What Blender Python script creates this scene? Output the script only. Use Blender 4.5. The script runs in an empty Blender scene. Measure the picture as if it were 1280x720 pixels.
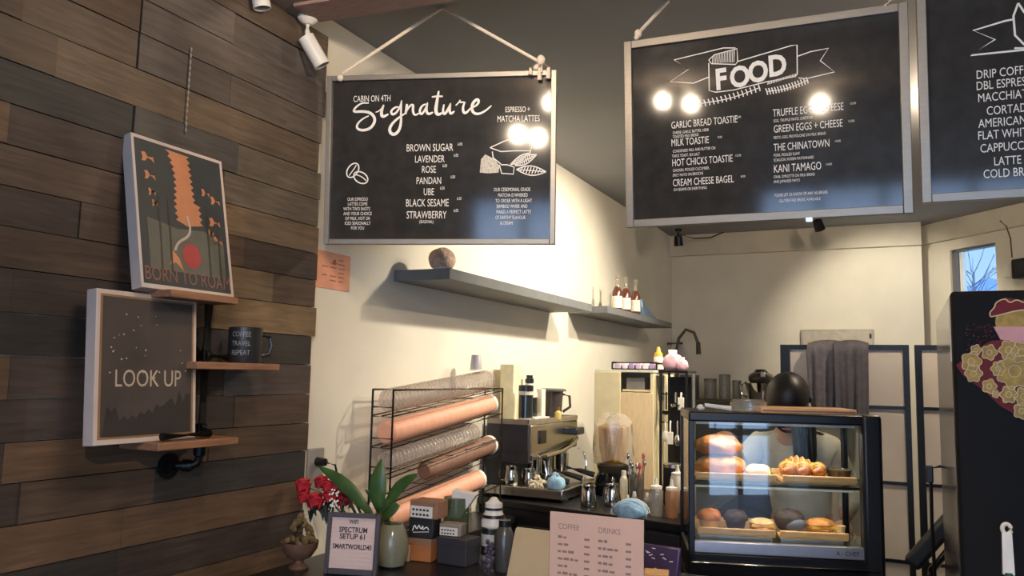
import bpy, bmesh, math, random
from mathutils import Vector, Matrix, Euler
R = math.radians
random.seed(7)
scene = bpy.context.scene
col = scene.collection

# ------------------------------------------------------------------ camera, light, exposure
FPX, YAW, PITCH, ROLL = 1000.0, 0.45249, 0.108476, 0.0212142
CAM = Vector((2.0, 0.0, 1.6))
_f = Vector((-math.sin(YAW)*math.cos(PITCH), math.cos(YAW)*math.cos(PITCH), math.sin(PITCH)))
_r = Vector((math.cos(YAW), math.sin(YAW), 0)); _u = _r.cross(_f)
RT = math.cos(ROLL)*_r + math.sin(ROLL)*_u
UP = -math.sin(ROLL)*_r + math.cos(ROLL)*_u
cd = bpy.data.cameras.new('camera'); cam = bpy.data.objects.new('camera', cd); col.objects.link(cam)
cd.sensor_width = 36; cd.lens = 36*FPX/1280; cd.clip_start = .02
m3 = Matrix((RT, UP, -_f)).transposed()
cam.matrix_world = Matrix.Translation(CAM) @ m3.to_4x4()
scene.camera = cam
vs = scene.view_settings
vs.view_transform = 'Standard'; vs.look = 'None'; vs.gamma = 1; vs.use_curve_mapping = False
vs.exposure = 0.0

w = bpy.data.worlds.new('sky'); scene.world = w; w.use_nodes = True
nt = w.node_tree; nt.nodes.clear()
wo = nt.nodes.new('ShaderNodeOutputWorld'); bg = nt.nodes.new('ShaderNodeBackground')
bg.inputs['Color'].default_value = (.30, .50, .95, 1); bg.inputs['Strength'].default_value = 1.5
tc = nt.nodes.new('ShaderNodeTexCoord'); sp = nt.nodes.new('ShaderNodeSeparateXYZ'); rp = nt.nodes.new('ShaderNodeValToRGB')
rp.color_ramp.elements[0].position = .0; rp.color_ramp.elements[0].color = (.42, .62, .95, 1)
rp.color_ramp.elements[1].position = .5; rp.color_ramp.elements[1].color = (.16, .36, .95, 1)
nt.links.new(tc.outputs['Generated'], sp.inputs[0]); nt.links.new(sp.outputs['Z'], rp.inputs[0])
mrs = nt.nodes.new('ShaderNodeMapRange'); mrs.inputs[1].default_value = -.3; mrs.inputs[2].default_value = .3; mrs.inputs[3].default_value = 7.5; mrs.inputs[4].default_value = 1.7
nt.links.new(sp.outputs['Y'], mrs.inputs[0]); nt.links.new(mrs.outputs[0], bg.inputs['Strength'])   # the street side is the bright side
nt.links.new(rp.outputs[0], bg.inputs['Color']); nt.links.new(bg.outputs[0], wo.inputs[0])

def lamp(name, kind, loc, energy, color, target=None, **k):
    d = bpy.data.lights.new(name, kind); d.energy = energy; d.color = color
    for a, b in k.items(): setattr(d, a, b)
    o = bpy.data.objects.new(name, d); col.objects.link(o); o.location = loc
    if target is not None:
        o.rotation_euler = (Vector(target)-Vector(loc)).to_track_quat('-Z', 'Y').to_euler()
    return o
WARM = (1.0, .90, .72)
WARM2 = (1.0, .80, .58)
LIGHTS = [  # loc, target, energy, spot degrees
    ((1.60, 3.95, 2.80), (0.0, 4.25, 1.60), 190, 100),
    ((1.70, 4.95, 2.80), (0.0, 4.90, 1.60), 150, 95),
    ((1.75, 6.30, 2.80), (1.95, 7.70, 1.90), 75, 85),
]
# daylight entering by the shop window behind the camera
lamp('daylight', 'AREA', (2.6, -3.3, 1.66), 22, (.68, .82, 1.0), target=(2.6, 2, 1.66), shape='RECTANGLE', size=2.4, size_y=1.7)

# ------------------------------------------------------------------ pixel rays (1280 x 720) onto known planes of the room
def ray(x, y): return RT*((x-640)/FPX) - UP*((y-360)/FPX) + _f
def at(x, y, ax, v):
    d = ray(x, y); return CAM + d*((v-CAM[ax])/d[ax])
def at_x(x, y, v): return at(x, y, 0, v)
def at_y(x, y, v): return at(x, y, 1, v)
def at_z(x, y, v): return at(x, y, 2, v)
def on_obj(mw):           # pixel -> local (x, z) on the front plane of a placed thing
    inv = mw.inverted(); o = inv @ CAM
    def f(x, y):
        d = inv.to_3x3() @ ray(x, y); p = o + d*(-o.y/d.y); return (p.x, p.z)
    return f

# ------------------------------------------------------------------ materials
def srgb(c):
    if isinstance(c, str):
        c = c.lstrip('#'); c = [int(c[i:i+2], 16)/255 for i in (0, 2, 4)]
    return tuple((v/12.92 if v <= .04045 else ((v+.055)/1.055)**2.4) for v in c)
MATS = {}
def mat(name, c, rough=.5, metal=0, var=.12, scale=18, stretch=(1,1,1), bump=0, coat=0, trans=0, sub=0, spec=.5, alpha=1):
    if name in MATS: return MATS[name]
    m = bpy.data.materials.new(name); m.use_nodes = True; n = m.node_tree; b = n.nodes['Principled BSDF']
    c = srgb(c)
    t = n.nodes.new('ShaderNodeTexCoord'); mp = n.nodes.new('ShaderNodeMapping'); mp.inputs['Scale'].default_value = stretch
    ns = n.nodes.new('ShaderNodeTexNoise'); ns.inputs['Scale'].default_value = scale; ns.inputs['Detail'].default_value = 4
    r = n.nodes.new('ShaderNodeValToRGB')
    r.color_ramp.elements[0].position = .3; r.color_ramp.elements[1].position = .7
    r.color_ramp.elements[0].color = (*[v*(1-var) for v in c], 1); r.color_ramp.elements[1].color = (*[min(1, v*(1+var)) for v in c], 1)
    n.links.new(t.outputs['Object'], mp.inputs[0]); n.links.new(mp.outputs[0], ns.inputs['Vector'])
    n.links.new(ns.outputs['Fac'], r.inputs[0]); n.links.new(r.outputs[0], b.inputs['Base Color'])
    b.inputs['Roughness'].default_value = rough; b.inputs['Metallic'].default_value = metal
    b.inputs['Coat Weight'].default_value = coat; b.inputs['Coat Roughness'].default_value = .05
    b.inputs['Transmission Weight'].default_value = trans; b.inputs['Specular IOR Level'].default_value = spec
    if sub: b.inputs['Subsurface Weight'].default_value = sub; b.inputs['Subsurface Radius'].default_value = (.02, .01, .005)
    if bump:
        bp = n.nodes.new('ShaderNodeBump'); bp.inputs['Strength'].default_value = bump; bp.inputs['Distance'].default_value = .01
        n.links.new(ns.outputs['Fac'], bp.inputs['Height']); n.links.new(bp.outputs[0], b.inputs['Normal'])
    MATS[name] = m; return m
def clear_mat(name, tint, rough=.05, body=0.0, bodycol='#ffffff'):
    """thin clear sheet: fresnel gloss over see-through, with a share of milky body"""
    if name in MATS: return MATS[name]
    m = bpy.data.materials.new(name); m.use_nodes = True; n = m.node_tree; n.nodes.clear()
    o = n.nodes.new('ShaderNodeOutputMaterial'); tr = n.nodes.new('ShaderNodeBsdfTransparent'); gl = n.nodes.new('ShaderNodeBsdfGlossy')
    lw = n.nodes.new('ShaderNodeLayerWeight'); lw.inputs['Blend'].default_value = .5; pw = n.nodes.new('ShaderNodeMath'); pw.operation = 'POWER'; pw.inputs[1].default_value = 5; n.links.new(lw.outputs['Facing'], pw.inputs[0]); fr = n.nodes.new('ShaderNodeMath'); fr.operation = 'MULTIPLY_ADD'; fr.inputs[1].default_value = .9; fr.inputs[2].default_value = .045; n.links.new(pw.outputs[0], fr.inputs[0]); mx = n.nodes.new('ShaderNodeMixShader')
    tr.inputs[0].default_value = (*srgb(tint), 1); gl.inputs['Roughness'].default_value = rough
    base = tr.outputs[0]
    if body:
        df = n.nodes.new('ShaderNodeBsdfDiffuse'); df.inputs[0].default_value = (*srgb(bodycol), 1)
        ns = n.nodes.new('ShaderNodeTexNoise'); ns.inputs['Scale'].default_value = 30
        ma = n.nodes.new('ShaderNodeMath'); ma.operation = 'MULTIPLY'; ma.inputs[1].default_value = 2*body
        n.links.new(ns.outputs['Fac'], ma.inputs[0])
        m0 = n.nodes.new('ShaderNodeMixShader'); n.links.new(ma.outputs[0], m0.inputs[0])
        n.links.new(tr.outputs[0], m0.inputs[1]); n.links.new(df.outputs[0], m0.inputs[2]); base = m0.outputs[0]
    n.links.new(fr.outputs[0], mx.inputs[0]); n.links.new(base, mx.inputs[1]); n.links.new(gl.outputs[0], mx.inputs[2])
    n.links.new(mx.outputs[0], o.inputs[0]); MATS[name] = m; return m
def plank_mat():
    m = bpy.data.materials.new('reclaimed_planks'); m.use_nodes = True; n = m.node_tree; b = n.nodes['Principled BSDF']
    a = n.nodes.new('ShaderNodeAttribute'); a.attribute_name = 'tint'
    t = n.nodes.new('ShaderNodeTexCoord'); mp = n.nodes.new('ShaderNodeMapping'); mp.inputs['Scale'].default_value = (8, 2.2, 26)
    ns = n.nodes.new('ShaderNodeTexNoise'); ns.inputs['Scale'].default_value = 3; ns.inputs['Detail'].default_value = 8; ns.inputs['Distortion'].default_value = .6
    n2 = n.nodes.new('ShaderNodeTexNoise'); n2.inputs['Scale'].default_value = 5
    r = n.nodes.new('ShaderNodeMapRange'); r.inputs[1].default_value = .25; r.inputs[2].default_value = .75; r.inputs[3].default_value = .66; r.inputs[4].default_value = 1.3
    r2 = n.nodes.new('ShaderNodeMapRange'); r2.inputs[1].default_value = .3; r2.inputs[2].default_value = .7; r2.inputs[3].default_value = .8; r2.inputs[4].default_value = 1.2
    mu = n.nodes.new('ShaderNodeMath'); mu.operation = 'MULTIPLY'
    v = n.nodes.new('ShaderNodeVectorMath'); v.operation = 'SCALE'
    n.links.new(t.outputs['Object'], mp.inputs[0]); n.links.new(mp.outputs[0], ns.inputs['Vector']); n.links.new(t.outputs['Object'], n2.inputs['Vector'])
    n.links.new(ns.outputs['Fac'], r.inputs[0]); n.links.new(n2.outputs['Fac'], r2.inputs[0])
    n.links.new(r.outputs[0], mu.inputs[0]); n.links.new(r2.outputs[0], mu.inputs[1])
    n.links.new(a.outputs['Color'], v.inputs[0]); n.links.new(mu.outputs[0], v.inputs['Scale']); n.links.new(v.outputs[0], b.inputs['Base Color'])
    b.inputs['Roughness'].default_value = .62; b.inputs['Specular IOR Level'].default_value = .35
    bp = n.nodes.new('ShaderNodeBump'); bp.inputs['Strength'].default_value = .25; bp.inputs['Distance'].default_value = .004
    n.links.new(ns.outputs['Fac'], bp.inputs['Height']); n.links.new(bp.outputs[0], b.inputs['Normal'])
    return m
plaster = mat('cream_plaster', '#d9d2c2', .75, var=.05, scale=3, bump=.05)
ceil_m = mat('grey_ceiling_paint', '#8d8d8f', .8, var=.05, scale=2)
ceil_f = mat('taupe_ceiling_paint', '#85796f', .8, var=.05, scale=2)
floor_m = mat('grey_floor', '#6a635c', .4, var=.15, scale=4)
black = mat('black_satin', '#17171a', .38, var=.15)
blackm = mat('black_metal', '#121214', .35, var=.15, metal=.3)
blackg = mat('black_gloss', '#0c0c0f', .12, var=.1)
steel = mat('brushed_steel', '#b9b6b0', .25, metal=1, var=.08, stretch=(1, 1, 12))
chrome = mat('chrome', '#d8d6d2', .09, metal=1, var=.04)
alu = mat('aluminium_frame', '#968e83', .42, metal=.55, var=.05, stretch=(1, 1, 6))
white = mat('white_paint', '#e6e0d8', .5, var=.04)
whitep = mat('white_plastic', '#dedad2', .35, var=.04)
chalk = mat('chalk_white', '#f4efe8', .8, var=.05, scale=60)
boardm = mat('chalkboard_gloss', '#353331', .085, var=.2, spec=.5)
shelfm = mat('charcoal_shelf', '#68696a', .55, var=.1)
wood = mat('shelf_wood', '#8a6248', .55, var=.25, scale=10, stretch=(6, 1, 8))
paleW = mat('pale_bamboo', '#dba972', .45, var=.15, scale=10, stretch=(2, 8, 8))
glass = clear_mat('clear_glass', '#f2f6f4', .02)
plastic = clear_mat('clear_plastic', '#eeeae6', .12, .22, '#d8cfc8')
bag = clear_mat('clear_bag', '#f4f0e8', .1, .2, '#eee8da')
grey_jar = clear_mat('frosted_tub', '#d8d6d2', .2, .45, '#9a9791')

# ------------------------------------------------------------------ mesh builder
def frame_of(d):
    d = Vector(d).normalized(); a = Vector((0, 0, 1)) if abs(d.z) < .95 else Vector((1, 0, 0))
    x = d.cross(a).normalized(); return x, x.cross(d).normalized(), d
class MB:
    def __init__(s): s.v = []; s.f = []; s.m = []; s.tint = []
    def _add(s, vs_, fs, m=0, tint=None):
        b = len(s.v); s.v += [tuple(v) for v in vs_]
        for f in fs: s.f.append(tuple(i+b for i in f)); s.m.append(m); s.tint.append(tint)
        return s
    def box(s, x0, y0, z0, x1, y1, z1, m=0, tint=None, mtx=None):
        vs_ = [Vector((x, y, z)) for z in (z0, z1) for y in (y0, y1) for x in (x0, x1)]
        if mtx: vs_ = [mtx @ v for v in vs_]
        return s._add(vs_, [(0,2,3,1),(4,5,7,6),(0,1,5,4),(2,6,7,3),(0,4,6,2),(1,3,7,5)], m, tint)
    def hexa(s, bot, top, m=0):     # two quads, ccw seen from above
        return s._add(list(bot)+list(top), [(3,2,1,0),(4,5,6,7),(0,1,5,4),(1,2,6,5),(2,3,7,6),(3,0,4,7)], m)
    def cyl(s, p0, p1, r0, r1=None, n=16, m=0, cap=True):
        r1 = r0 if r1 is None else r1; p0 = Vector(p0); p1 = Vector(p1); x, y, d = frame_of(p1-p0)
        vs_ = []
        for p, r in ((p0, r0), (p1, r1)):
            for i in range(n):
                a = 2*math.pi*i/n; vs_.append(p + x*(r*math.cos(a)) + y*(r*math.sin(a)))
        fs = [(i, (i+1) % n, n+(i+1) % n, n+i) for i in range(n)]
        if cap: fs += [tuple(range(n-1, -1, -1)), tuple(range(n, 2*n))]
        return s._add(vs_, fs, m)
    def lathe(s, prof, c=(0,0,0), n=24, m=0, axis=None, sx=1, sy=1):
        c = Vector(c); X, Y, D = frame_of(axis) if axis else (Vector((1,0,0)), Vector((0,1,0)), Vector((0,0,1)))
        vs_ = []
        for r, z in prof:
            for i in range(n):
                a = 2*math.pi*i/n; vs_.append(c + X*(r*math.cos(a)*sx) + Y*(r*math.sin(a)*sy) + D*z)
        fs = []
        for k in range(len(prof)-1):
            for i in range(n):
                j = (i+1) % n; fs.append((k*n+i, k*n+j, (k+1)*n+j, (k+1)*n+i))
        fs.append(tuple(range(n-1, -1, -1))); fs.append(tuple((len(prof)-1)*n+i for i in range(n)))
        return s._add(vs_, fs, m)
    def tube(s, pts, r, n=8, closed=False, m=0):
        pts = [Vector(p) for p in pts]; k = len(pts); vs_ = []; px = None
        rr = r if isinstance(r, (list, tuple)) else [r]*k
        for i, p in enumerate(pts):
            a = pts[(i-1) % k] if (i or closed) else p; b = pts[(i+1) % k] if (i < k-1 or closed) else p
            d = (b-a).normalized()
            if px is None: x, y, _ = frame_of(d)
            else:
                x = (px - d*px.dot(d)); x = x.normalized() if x.length > 1e-6 else frame_of(d)[0]; y = d.cross(x)
            px = x
            for j in range(n):
                t = 2*math.pi*j/n; vs_.append(p + (x*math.cos(t)+y*math.sin(t))*rr[i])
        fs = []
        for i in range(k if closed else k-1):
            for j in range(n):
                fs.append((i*n+j, i*n+(j+1) % n, ((i+1) % k)*n+(j+1) % n, ((i+1) % k)*n+j))
        if not closed: fs += [tuple(range(n-1, -1, -1)), tuple(range((k-1)*n, k*n))]
        return s._add(vs_, fs, m)
    def blob(s, c, r, n=14, k=9, noise=0, seed=0, m=0, flat=None, rz=0):
        rnd = random.Random(seed); c = Vector(c); r = r if isinstance(r, (tuple, list)) else (r, r, r); vs_ = []
        ph = [(rnd.uniform(2, 5), rnd.uniform(2, 5), rnd.uniform(0, 6)) for _ in range(4)]
        cz, sz = math.cos(rz), math.sin(rz)
        for i in range(k+1):
            th = math.pi*i/k
            for j in range(n):
                a = 2*math.pi*j/n
                q = 1+noise*sum(math.sin(A*th+p)*math.cos(round(B)*a+p) for A, B, p in ph)/2
                x, y, z = r[0]*math.sin(th)*math.cos(a)*q, r[1]*math.sin(th)*math.sin(a)*q, r[2]*math.cos(th)*q
                if flat is not None: z = max(z, flat)
                vs_.append(c + Vector((x*cz-y*sz, x*sz+y*cz, z)))
        fs = [(i*n+j, (i+1)*n+j, (i+1)*n+(j+1) % n, i*n+(j+1) % n) for i in range(k) for j in range(n)]
        return s._add(vs_, fs, m)
    def poly(s, pts, y=0.0, m=0, t=.0006):    # flat figure on the local x/z plane, facing -y, thin relief
        n = len(pts); vs_ = [(x, y-t, z) for x, z in pts] + [(x, y, z) for x, z in pts]
        area = sum(pts[i][0]*pts[(i+1) % n][1]-pts[(i+1) % n][0]*pts[i][1] for i in range(n))
        f = tuple(range(n)) if area > 0 else tuple(range(n-1, -1, -1))
        return s._add(vs_, [f] + [(i, i+n, (i+1) % n + n, (i+1) % n) for i in range(n)], m)
    def stroke(s, pts, wd, y=0.0, m=0, closed=False, smooth=0):
        P = [Vector(p) for p in pts]
        for _ in range(smooth):
            Q = [P[0]]
            for a, b in zip(P[:-1], P[1:]): Q += [a*.75+b*.25, a*.25+b*.75]
            P = Q + [P[-1]]
        if closed: P = P + [P[0]]
        k = len(P); L = []; Rr = []
        for i, p in enumerate(P):
            a = P[max(0, i-1)]; b = P[min(k-1, i+1)]
            if closed and i in (0, k-1): a, b = P[-2], P[1]
            d = b-a; d = d.normalized() if d.length > 1e-9 else Vector((1, 0)); nn = Vector((-d.y, d.x))
            ww = wd(i/(k-1)) if callable(wd) else wd
            L.append(p+nn*ww/2); Rr.append(p-nn*ww/2)
        vs_ = [(q.x, y-.0008, q.y) for q in L] + [(q.x, y-.0008, q.y) for q in Rr]
        return s._add(vs_, [(i, k+i, k+i+1, i+1) for i in range(k-1)], m)
    def text(s, body, size, cx, cz, y=0.0, align='CENTER', sx=1.0, m=0, ang=0, lift=.0008, bold=0):
        vs_, fs = text_mesh(body, align, bold); ca, sa = math.cos(ang), math.sin(ang)
        out = []
        for x, z in vs_:
            x *= size*sx; z *= size; out.append((cx+x*ca-z*sa, y-lift, cz+x*sa+z*ca))
        return s._add(out, fs, m)
    def xf(s, mtx): s.v = [tuple(mtx @ Vector(v)) for v in s.v]; return s
    def build(s, name, mats, parent=None, loc=(0,0,0), rot=(0,0,0), bevel=0, angle=40, seg=2):
        me = bpy.data.meshes.new(name); me.from_pydata(s.v, [], s.f)
        if not isinstance(mats, (list, tuple)): mats = [mats]
        for mm in mats: me.materials.append(mm)
        me.polygons.foreach_set('material_index', s.m)
        if any(t is not None for t in s.tint):
            ca = me.color_attributes.new('tint', 'FLOAT_COLOR', 'CORNER'); i = 0
            for p, t in zip(me.polygons, s.tint):
                for li in p.loop_indices: ca.data[li].color = (*(t or (.5,.5,.5)), 1)
        me.polygons.foreach_set('use_smooth', [True]*len(me.polygons)); me.set_sharp_from_angle(angle=R(angle)); me.update()
        o = bpy.data.objects.new(name, me); col.objects.link(o); o.location = loc; o.rotation_euler = rot
        if parent: o.parent = parent
        if bevel:
            b = o.modifiers.new('bevel', 'BEVEL'); b.width = bevel; b.segments = seg; b.limit_method = 'ANGLE'; b.angle_limit = R(50)
        return o
_T = {}
def text_mesh(body, align='CENTER', bold=0):
    k = (body, align, bold)
    if k not in _T:
        cu = bpy.data.curves.new('t', 'FONT'); cu.body = body; cu.align_x = align; cu.size = 1; cu.offset = bold; cu.resolution_u = 3
        o = bpy.data.objects.new('t', cu); col.objects.link(o)
        me = o.to_mesh(); _T[k] = ([(v.co.x, v.co.y) for v in me.vertices], [tuple(p.vertices) for p in me.polygons])
        o.to_mesh_clear(); bpy.data.objects.remove(o); bpy.data.curves.remove(cu)
    return _T[k]
def tag(o, label=None, cat=None, group=None, kind=None):
    if label: o['label'] = label
    if cat: o['category'] = cat
    if group: o['group'] = group
    if kind: o['kind'] = kind
    return o
def thing(name, label, cat, loc=(0,0,0), rz=0, group=None, rx=0, ry=0):
    o = bpy.data.objects.new(name, None); o.empty_display_size = .1; col.objects.link(o)
    o.location = loc; o.rotation_euler = (rx, ry, rz); return tag(o, label, cat, group)
def mw(o): return Matrix.Translation(o.location) @ o.rotation_euler.to_matrix().to_4x4()
def struct(name, b, m, **k): return tag(b.build(name, m, **k), kind='structure')
def dup(o, loc, label, rz=None, s=None):
    r = o.copy(); col.objects.link(r); r.location = loc; r['label'] = label
    if rz is not None: r.rotation_euler = (r.rotation_euler.x, r.rotation_euler.y, rz)
    if s: r.scale = s
    for ch in [c for c in bpy.data.objects if c.parent == o]:
        c = ch.copy(); col.objects.link(c); c.parent = r
        for g in [q for q in bpy.data.objects if q.parent == ch]:
            d = g.copy(); col.objects.link(d); d.parent = c
    return r

# ------------------------------------------------------------------ the room
HC, HF = 2.99, 2.90
struct('floor', MB().box(-.2, -3.2, -.1, 5.2, 8.4, 0), floor_m)
struct('wall_left', MB().box(-.15, -3.2, 0, 0, 7.85, HC), plaster)
struct('wall_back', MB().box(0, 7.7, 0, 2.19, 7.95, HC), plaster)
struct('ceiling', MB().box(-.15, 2.2, HC, 5.2, 8.4, HC+.1), ceil_m)
b = MB(); b.hexa([(0,-3.2,HF),(5.2,-3.2,HF),(5.2,2.76,HF),(0,2.24,HF)], [(0,-3.2,HC+.1),(5.2,-3.2,HC+.1),(5.2,2.76,HC+.1),(0,2.24,HC+.1)])
struct('ceiling_front', b, ceil_f)
b = MB(); b.hexa([(.09,2.10,HF-.012),(4,2.49,HF-.012),(4,2.63,HF-.012),(.09,2.24,HF-.012)], [(.09,2.10,HF),(4,2.49,HF),(4,2.63,HF),(.09,2.24,HF)])
struct('trim_1', b, mat('pink_beam_wood', '#98796e', .6, var=.2, stretch=(1, 8, 8)))
b = MB(); b.box(0, 7.64, 2.79, 2.19, 7.7, HC); struct('trim_2', b, mat('cream_soffit', '#cfc7b6', .7, var=.07, scale=4))
struct('wall_right', MB().box(5.0, -3.2, 0, 5.15, 6.0, HC), plaster)
# angled wall at the far right with its window
AW = Matrix.Translation((2.19, 7.93, 0)) @ Matrix.Rotation(math.atan2(-.35, .31), 4, 'Z')
def aw(px, py, off=0):          # pixel -> local x, z on the angled wall plane
    inv = AW.inverted(); o = inv @ CAM; d = inv.to_3x3() @ ray(px, py); p = o + d*((off-o.y)/d.y); return p.x, p.z
wx0, wz1 = aw(1187, 313); wx1, _ = aw(1244, 305); wz0 = 1.9
b = MB()
for x0, z0, x1, z1 in ((0,0,wx0,HC), (wx1,0,3.9,HC), (wx0,0,wx1,wz0), (wx0,wz1,wx1,HC)): b.box(x0, 0, z0, x1, .16, z1, mtx=AW)
struct('wall_angled', b, plaster)
b = MB().box(.03, -.05, wz1+.085, 3.9, 0, HC, mtx=AW); struct('trim_3', b, MATS['cream_soffit'])
wn = thing('window_1', None, None); wn['kind'] = 'structure'
b = MB(); t = .035
for x0, z0, x1, z1 in ((wx0, wz0, wx0+.05, wz1), (wx1-.012, wz0, wx1, wz1), (wx0, wz1-.02, wx1, wz1), (wx0, wz0, wx1, wz0+.03)): b.box(x0, .02, z0, x1, .08, z1, mtx=AW)
b.build('window_frame', mat('grey_frame', '#66676c', .5), wn)
MB().box(wx0+.05, .05, wz0+.03, wx0+.075, .09, wz1-.02, mtx=AW).build('window_stile', white, wn)
MB().box(wx0+.075, .055, wz0+.03, wx1-.012, .061, wz1-.02, mtx=AW).build('window_pane', glass, wn)
# shop front behind the camera, with a wide window
b = MB()
for x0, z0, x1, z1 in ((-.15,0,1.4,HC), (3.8,0,4.0,HC), (4.9,0,5.2,HC), (1.4,0,3.8,.8), (1.4,2.74,3.8,HC), (4.0,2.3,4.9,HC)): b.box(x0, -3.2, z0, x1, -3.05, z1)
struct('wall_front', b, plaster)
wn = thing('window_2', None, None); wn['kind'] = 'structure'
b = MB()
for x in (1.4, 1.97, 2.57, 3.17, 3.74): b.box(x, -3.18, .8, x+.06, -3.08, 2.74)
for z in (.8, 1.75, 2.68): b.box(1.4, -3.18, z, 3.8, -3.08, z+.06)
b.build('window_frame', white, wn)
dn = thing('door_1', None, None); dn['kind'] = 'structure'
b = MB()
for x in (4.0, 4.42, 4.83): b.box(x, -3.16, .02, x+.07, -3.1, 2.3)
for z in (.02, .95, 2.22): b.box(4.07, -3.16, z, 4.83, -3.1, z+.08)
b.build('door_frame', white, dn); MB().tube([(4.12,-3.05,1.0),(4.12,-3.05,1.3)], .012).build('door_handle', steel, dn)
# outdoors seen through the far window
p = at_y(1228, 350, 12.0)
ho = thing('house', 'grey gabled house roof outside the far right window', 'house', (p.x, 12, 0))
MB().box(-.7, -.01, 0, 1.3, 1.6, p.z-.4).build('wall', mat('house_wall', '#b9bec8', .8), ho)
b = MB(); zt = p.z+.02
b._add([(-.85,-.15,zt-.45),(.05,-.15,zt),(1.4,-.15,zt-.5),(-.85,1.8,zt-.45),(.05,1.8,zt),(1.4,1.8,zt-.5)], [(0,1,4,3),(1,2,5,4),(0,2,1),(3,4,5),(0,3,5,2)])
b.build('roof', mat('roof_slate', '#6a7a92', .8), ho)
p = at_y(1215, 340, 11.2)
tr = thing('tree', 'bare thin branched tree outside the far right window', 'tree', (p.x, 11.2, 0))
MB().tube([(-.05,0,0),(0,0,1.6),(.02,0,p.z)], [.03,.02,.008]).build('trunk', mat('bark', '#5d5f66', .9), tr)
b = MB(); rnd = random.Random(3)
for i in range(26):
    z = p.z-.9+rnd.random()*1.0; x = rnd.uniform(-.1,.1); dx = rnd.uniform(-.7,.7)
    b.tube([(x*.2,0,z),(dx*.5,rnd.uniform(-.1,.1),z+.22),(dx,rnd.uniform(-.2,.2),z+.3+rnd.random()*.25)], [.007,.005,.003], n=5)
b.build('branches', MATS['bark'], tr)

# wood cladding: reclaimed planks, one surface
zs = [2.90,2.79,2.68,2.575,2.466,2.354,2.248,2.144,2.041,1.94,1.837,1.728,1.622,1.514,1.409,1.308,1.205,1.094,.985,.88,.77,.66,.55,.44,.33,.22,.11,0]
SL, DB, MBr, GB, LB = '#3d3a37', '#473c36', '#57473b', '#695340', '#605245'
rows = {0:[(-3,LB),(1.2,LB)],1:[(-3,DB),(1.45,'#6a605a'),(1.9,'#5c534e')],2:[(-3,MBr),(1.545,'#625852')],3:[(-3,MBr),(1.2,LB),(1.545,'#5f5650'),(1.9,'#665b52')],  # paler right-hand tints of the upper rows include light falling there
 4:[(-3,LB),(1.3,'#6c5c4c')],5:[(-3,SL),(1.545,'#55504c'),(1.95,'#6f6456')],6:[(-3,GB),(1.19,DB),(1.9,'#6b6054')],7:[(-3,MBr),(1.7,'#75634f')],8:[(-3,DB),(1.4,MBr),(2.0,DB)],
 9:[(-3,MBr),(1.9,'#74624e'),(2.15,MBr)],10:[(-3,DB),(1.235,DB),(1.7,'#7b664c')],11:[(-3,'#383430'),(1.8,SL)],12:[(-3,GB),(1.25,'#4f433d'),(1.95,'#5d5550'),(2.12,'#584d48')],
 13:[(-3,DB),(1.3,'#4c423e'),(2.0,MBr)],14:[(-3,SL),(1.252,GB),(1.9,MBr)],15:[(-3,DB),(1.3,MBr),(1.7,SL)],16:[(-3,GB),(1.6,GB)],17:[(-3,'#393531'),(1.6,DB)],18:[(-3,MBr),(1.5,GB)],19:[(-3,DB),(1.7,'#4a3c35')]}
b = MB(); rnd = random.Random(5)
for i in range(len(zs)-1):
    seg = rows.get(i) or [(-3, rnd.choice([SL, DB, MBr, GB])), (1.3+rnd.random()*.5, rnd.choice([DB, MBr, GB]))]
    for j, (y0, c) in enumerate(seg):
        y1 = seg[j+1][0] if j+1 < len(seg) else 2.375+rnd.uniform(-.012, .012)
        gap = .006 if abs(y1-1.545) < .01 else .0015
        b.box(.001, y0, zs[i+1]+.0015, .02+rnd.uniform(-.003, .004), y1-gap, zs[i]-.0015, tint=[v*.80 for v in srgb(c)])
struct('wall_planks', b, plank_mat())

# floating shelves
b = MB().box(.001, 2.92, 2.0, .285, 4.67, 2.048)
sh1 = tag(b.build('floating_shelf', shelfm, bevel=.002), 'long charcoal floating shelf under the signature menu board', 'shelf')
b = MB().box(.001, 4.98, 2.02, .28, 6.62, 2.065)
sh2 = tag(b.build('floating_shelf', shelfm, bevel=.002), 'shorter floating shelf further back holding the syrup bottles', 'shelf')

# note, socket plate on the left wall
nt_ = thing('wall_notice', 'orange pink paper notice taped on white wall below signature board', 'paper', (.0015, 2.5, 1.992))
MB().box(0, -.105, -.072, .0015, .105, .072).build('sheet', mat('salmon_paper', '#d99a7c', .8, var=.1), nt_)
b = MB(); rnd = random.Random(2)
for k in range(6):
    for q in range(3):
        if rnd.random() < .75: y = -.07+q*.05; b.box(.0015, y, .045-k*.017, .002, y+.03+rnd.random()*.015, .049-k*.017)
b.box(.0015, -.005, .025, .0021, .012, .045); b.build('printed_lines', mat('brown_ink', '#96614a', .8), nt_)
p = at_x(384, 578, .0)
so = thing('wall_outlet', 'grey wall outlet plate behind the roses', 'outlet', (.0, 2.455, p.z))
MB().box(.0005, -.06, -.12, .012, .03, .05).build('plate', mat('grey_plate', '#8f8a83', .4), so, bevel=.004)
MB().cyl((.012,-.01,0), (.05,-.01,0), .018, .014).build('plug', black, so)
MB().tube([(.05,-.01,0),(.08,.01,-.01),(.08,.03,-.06),(.05,.05,-.16),(.03,.06,-.25)], .004).build('cord', black, so)

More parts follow.
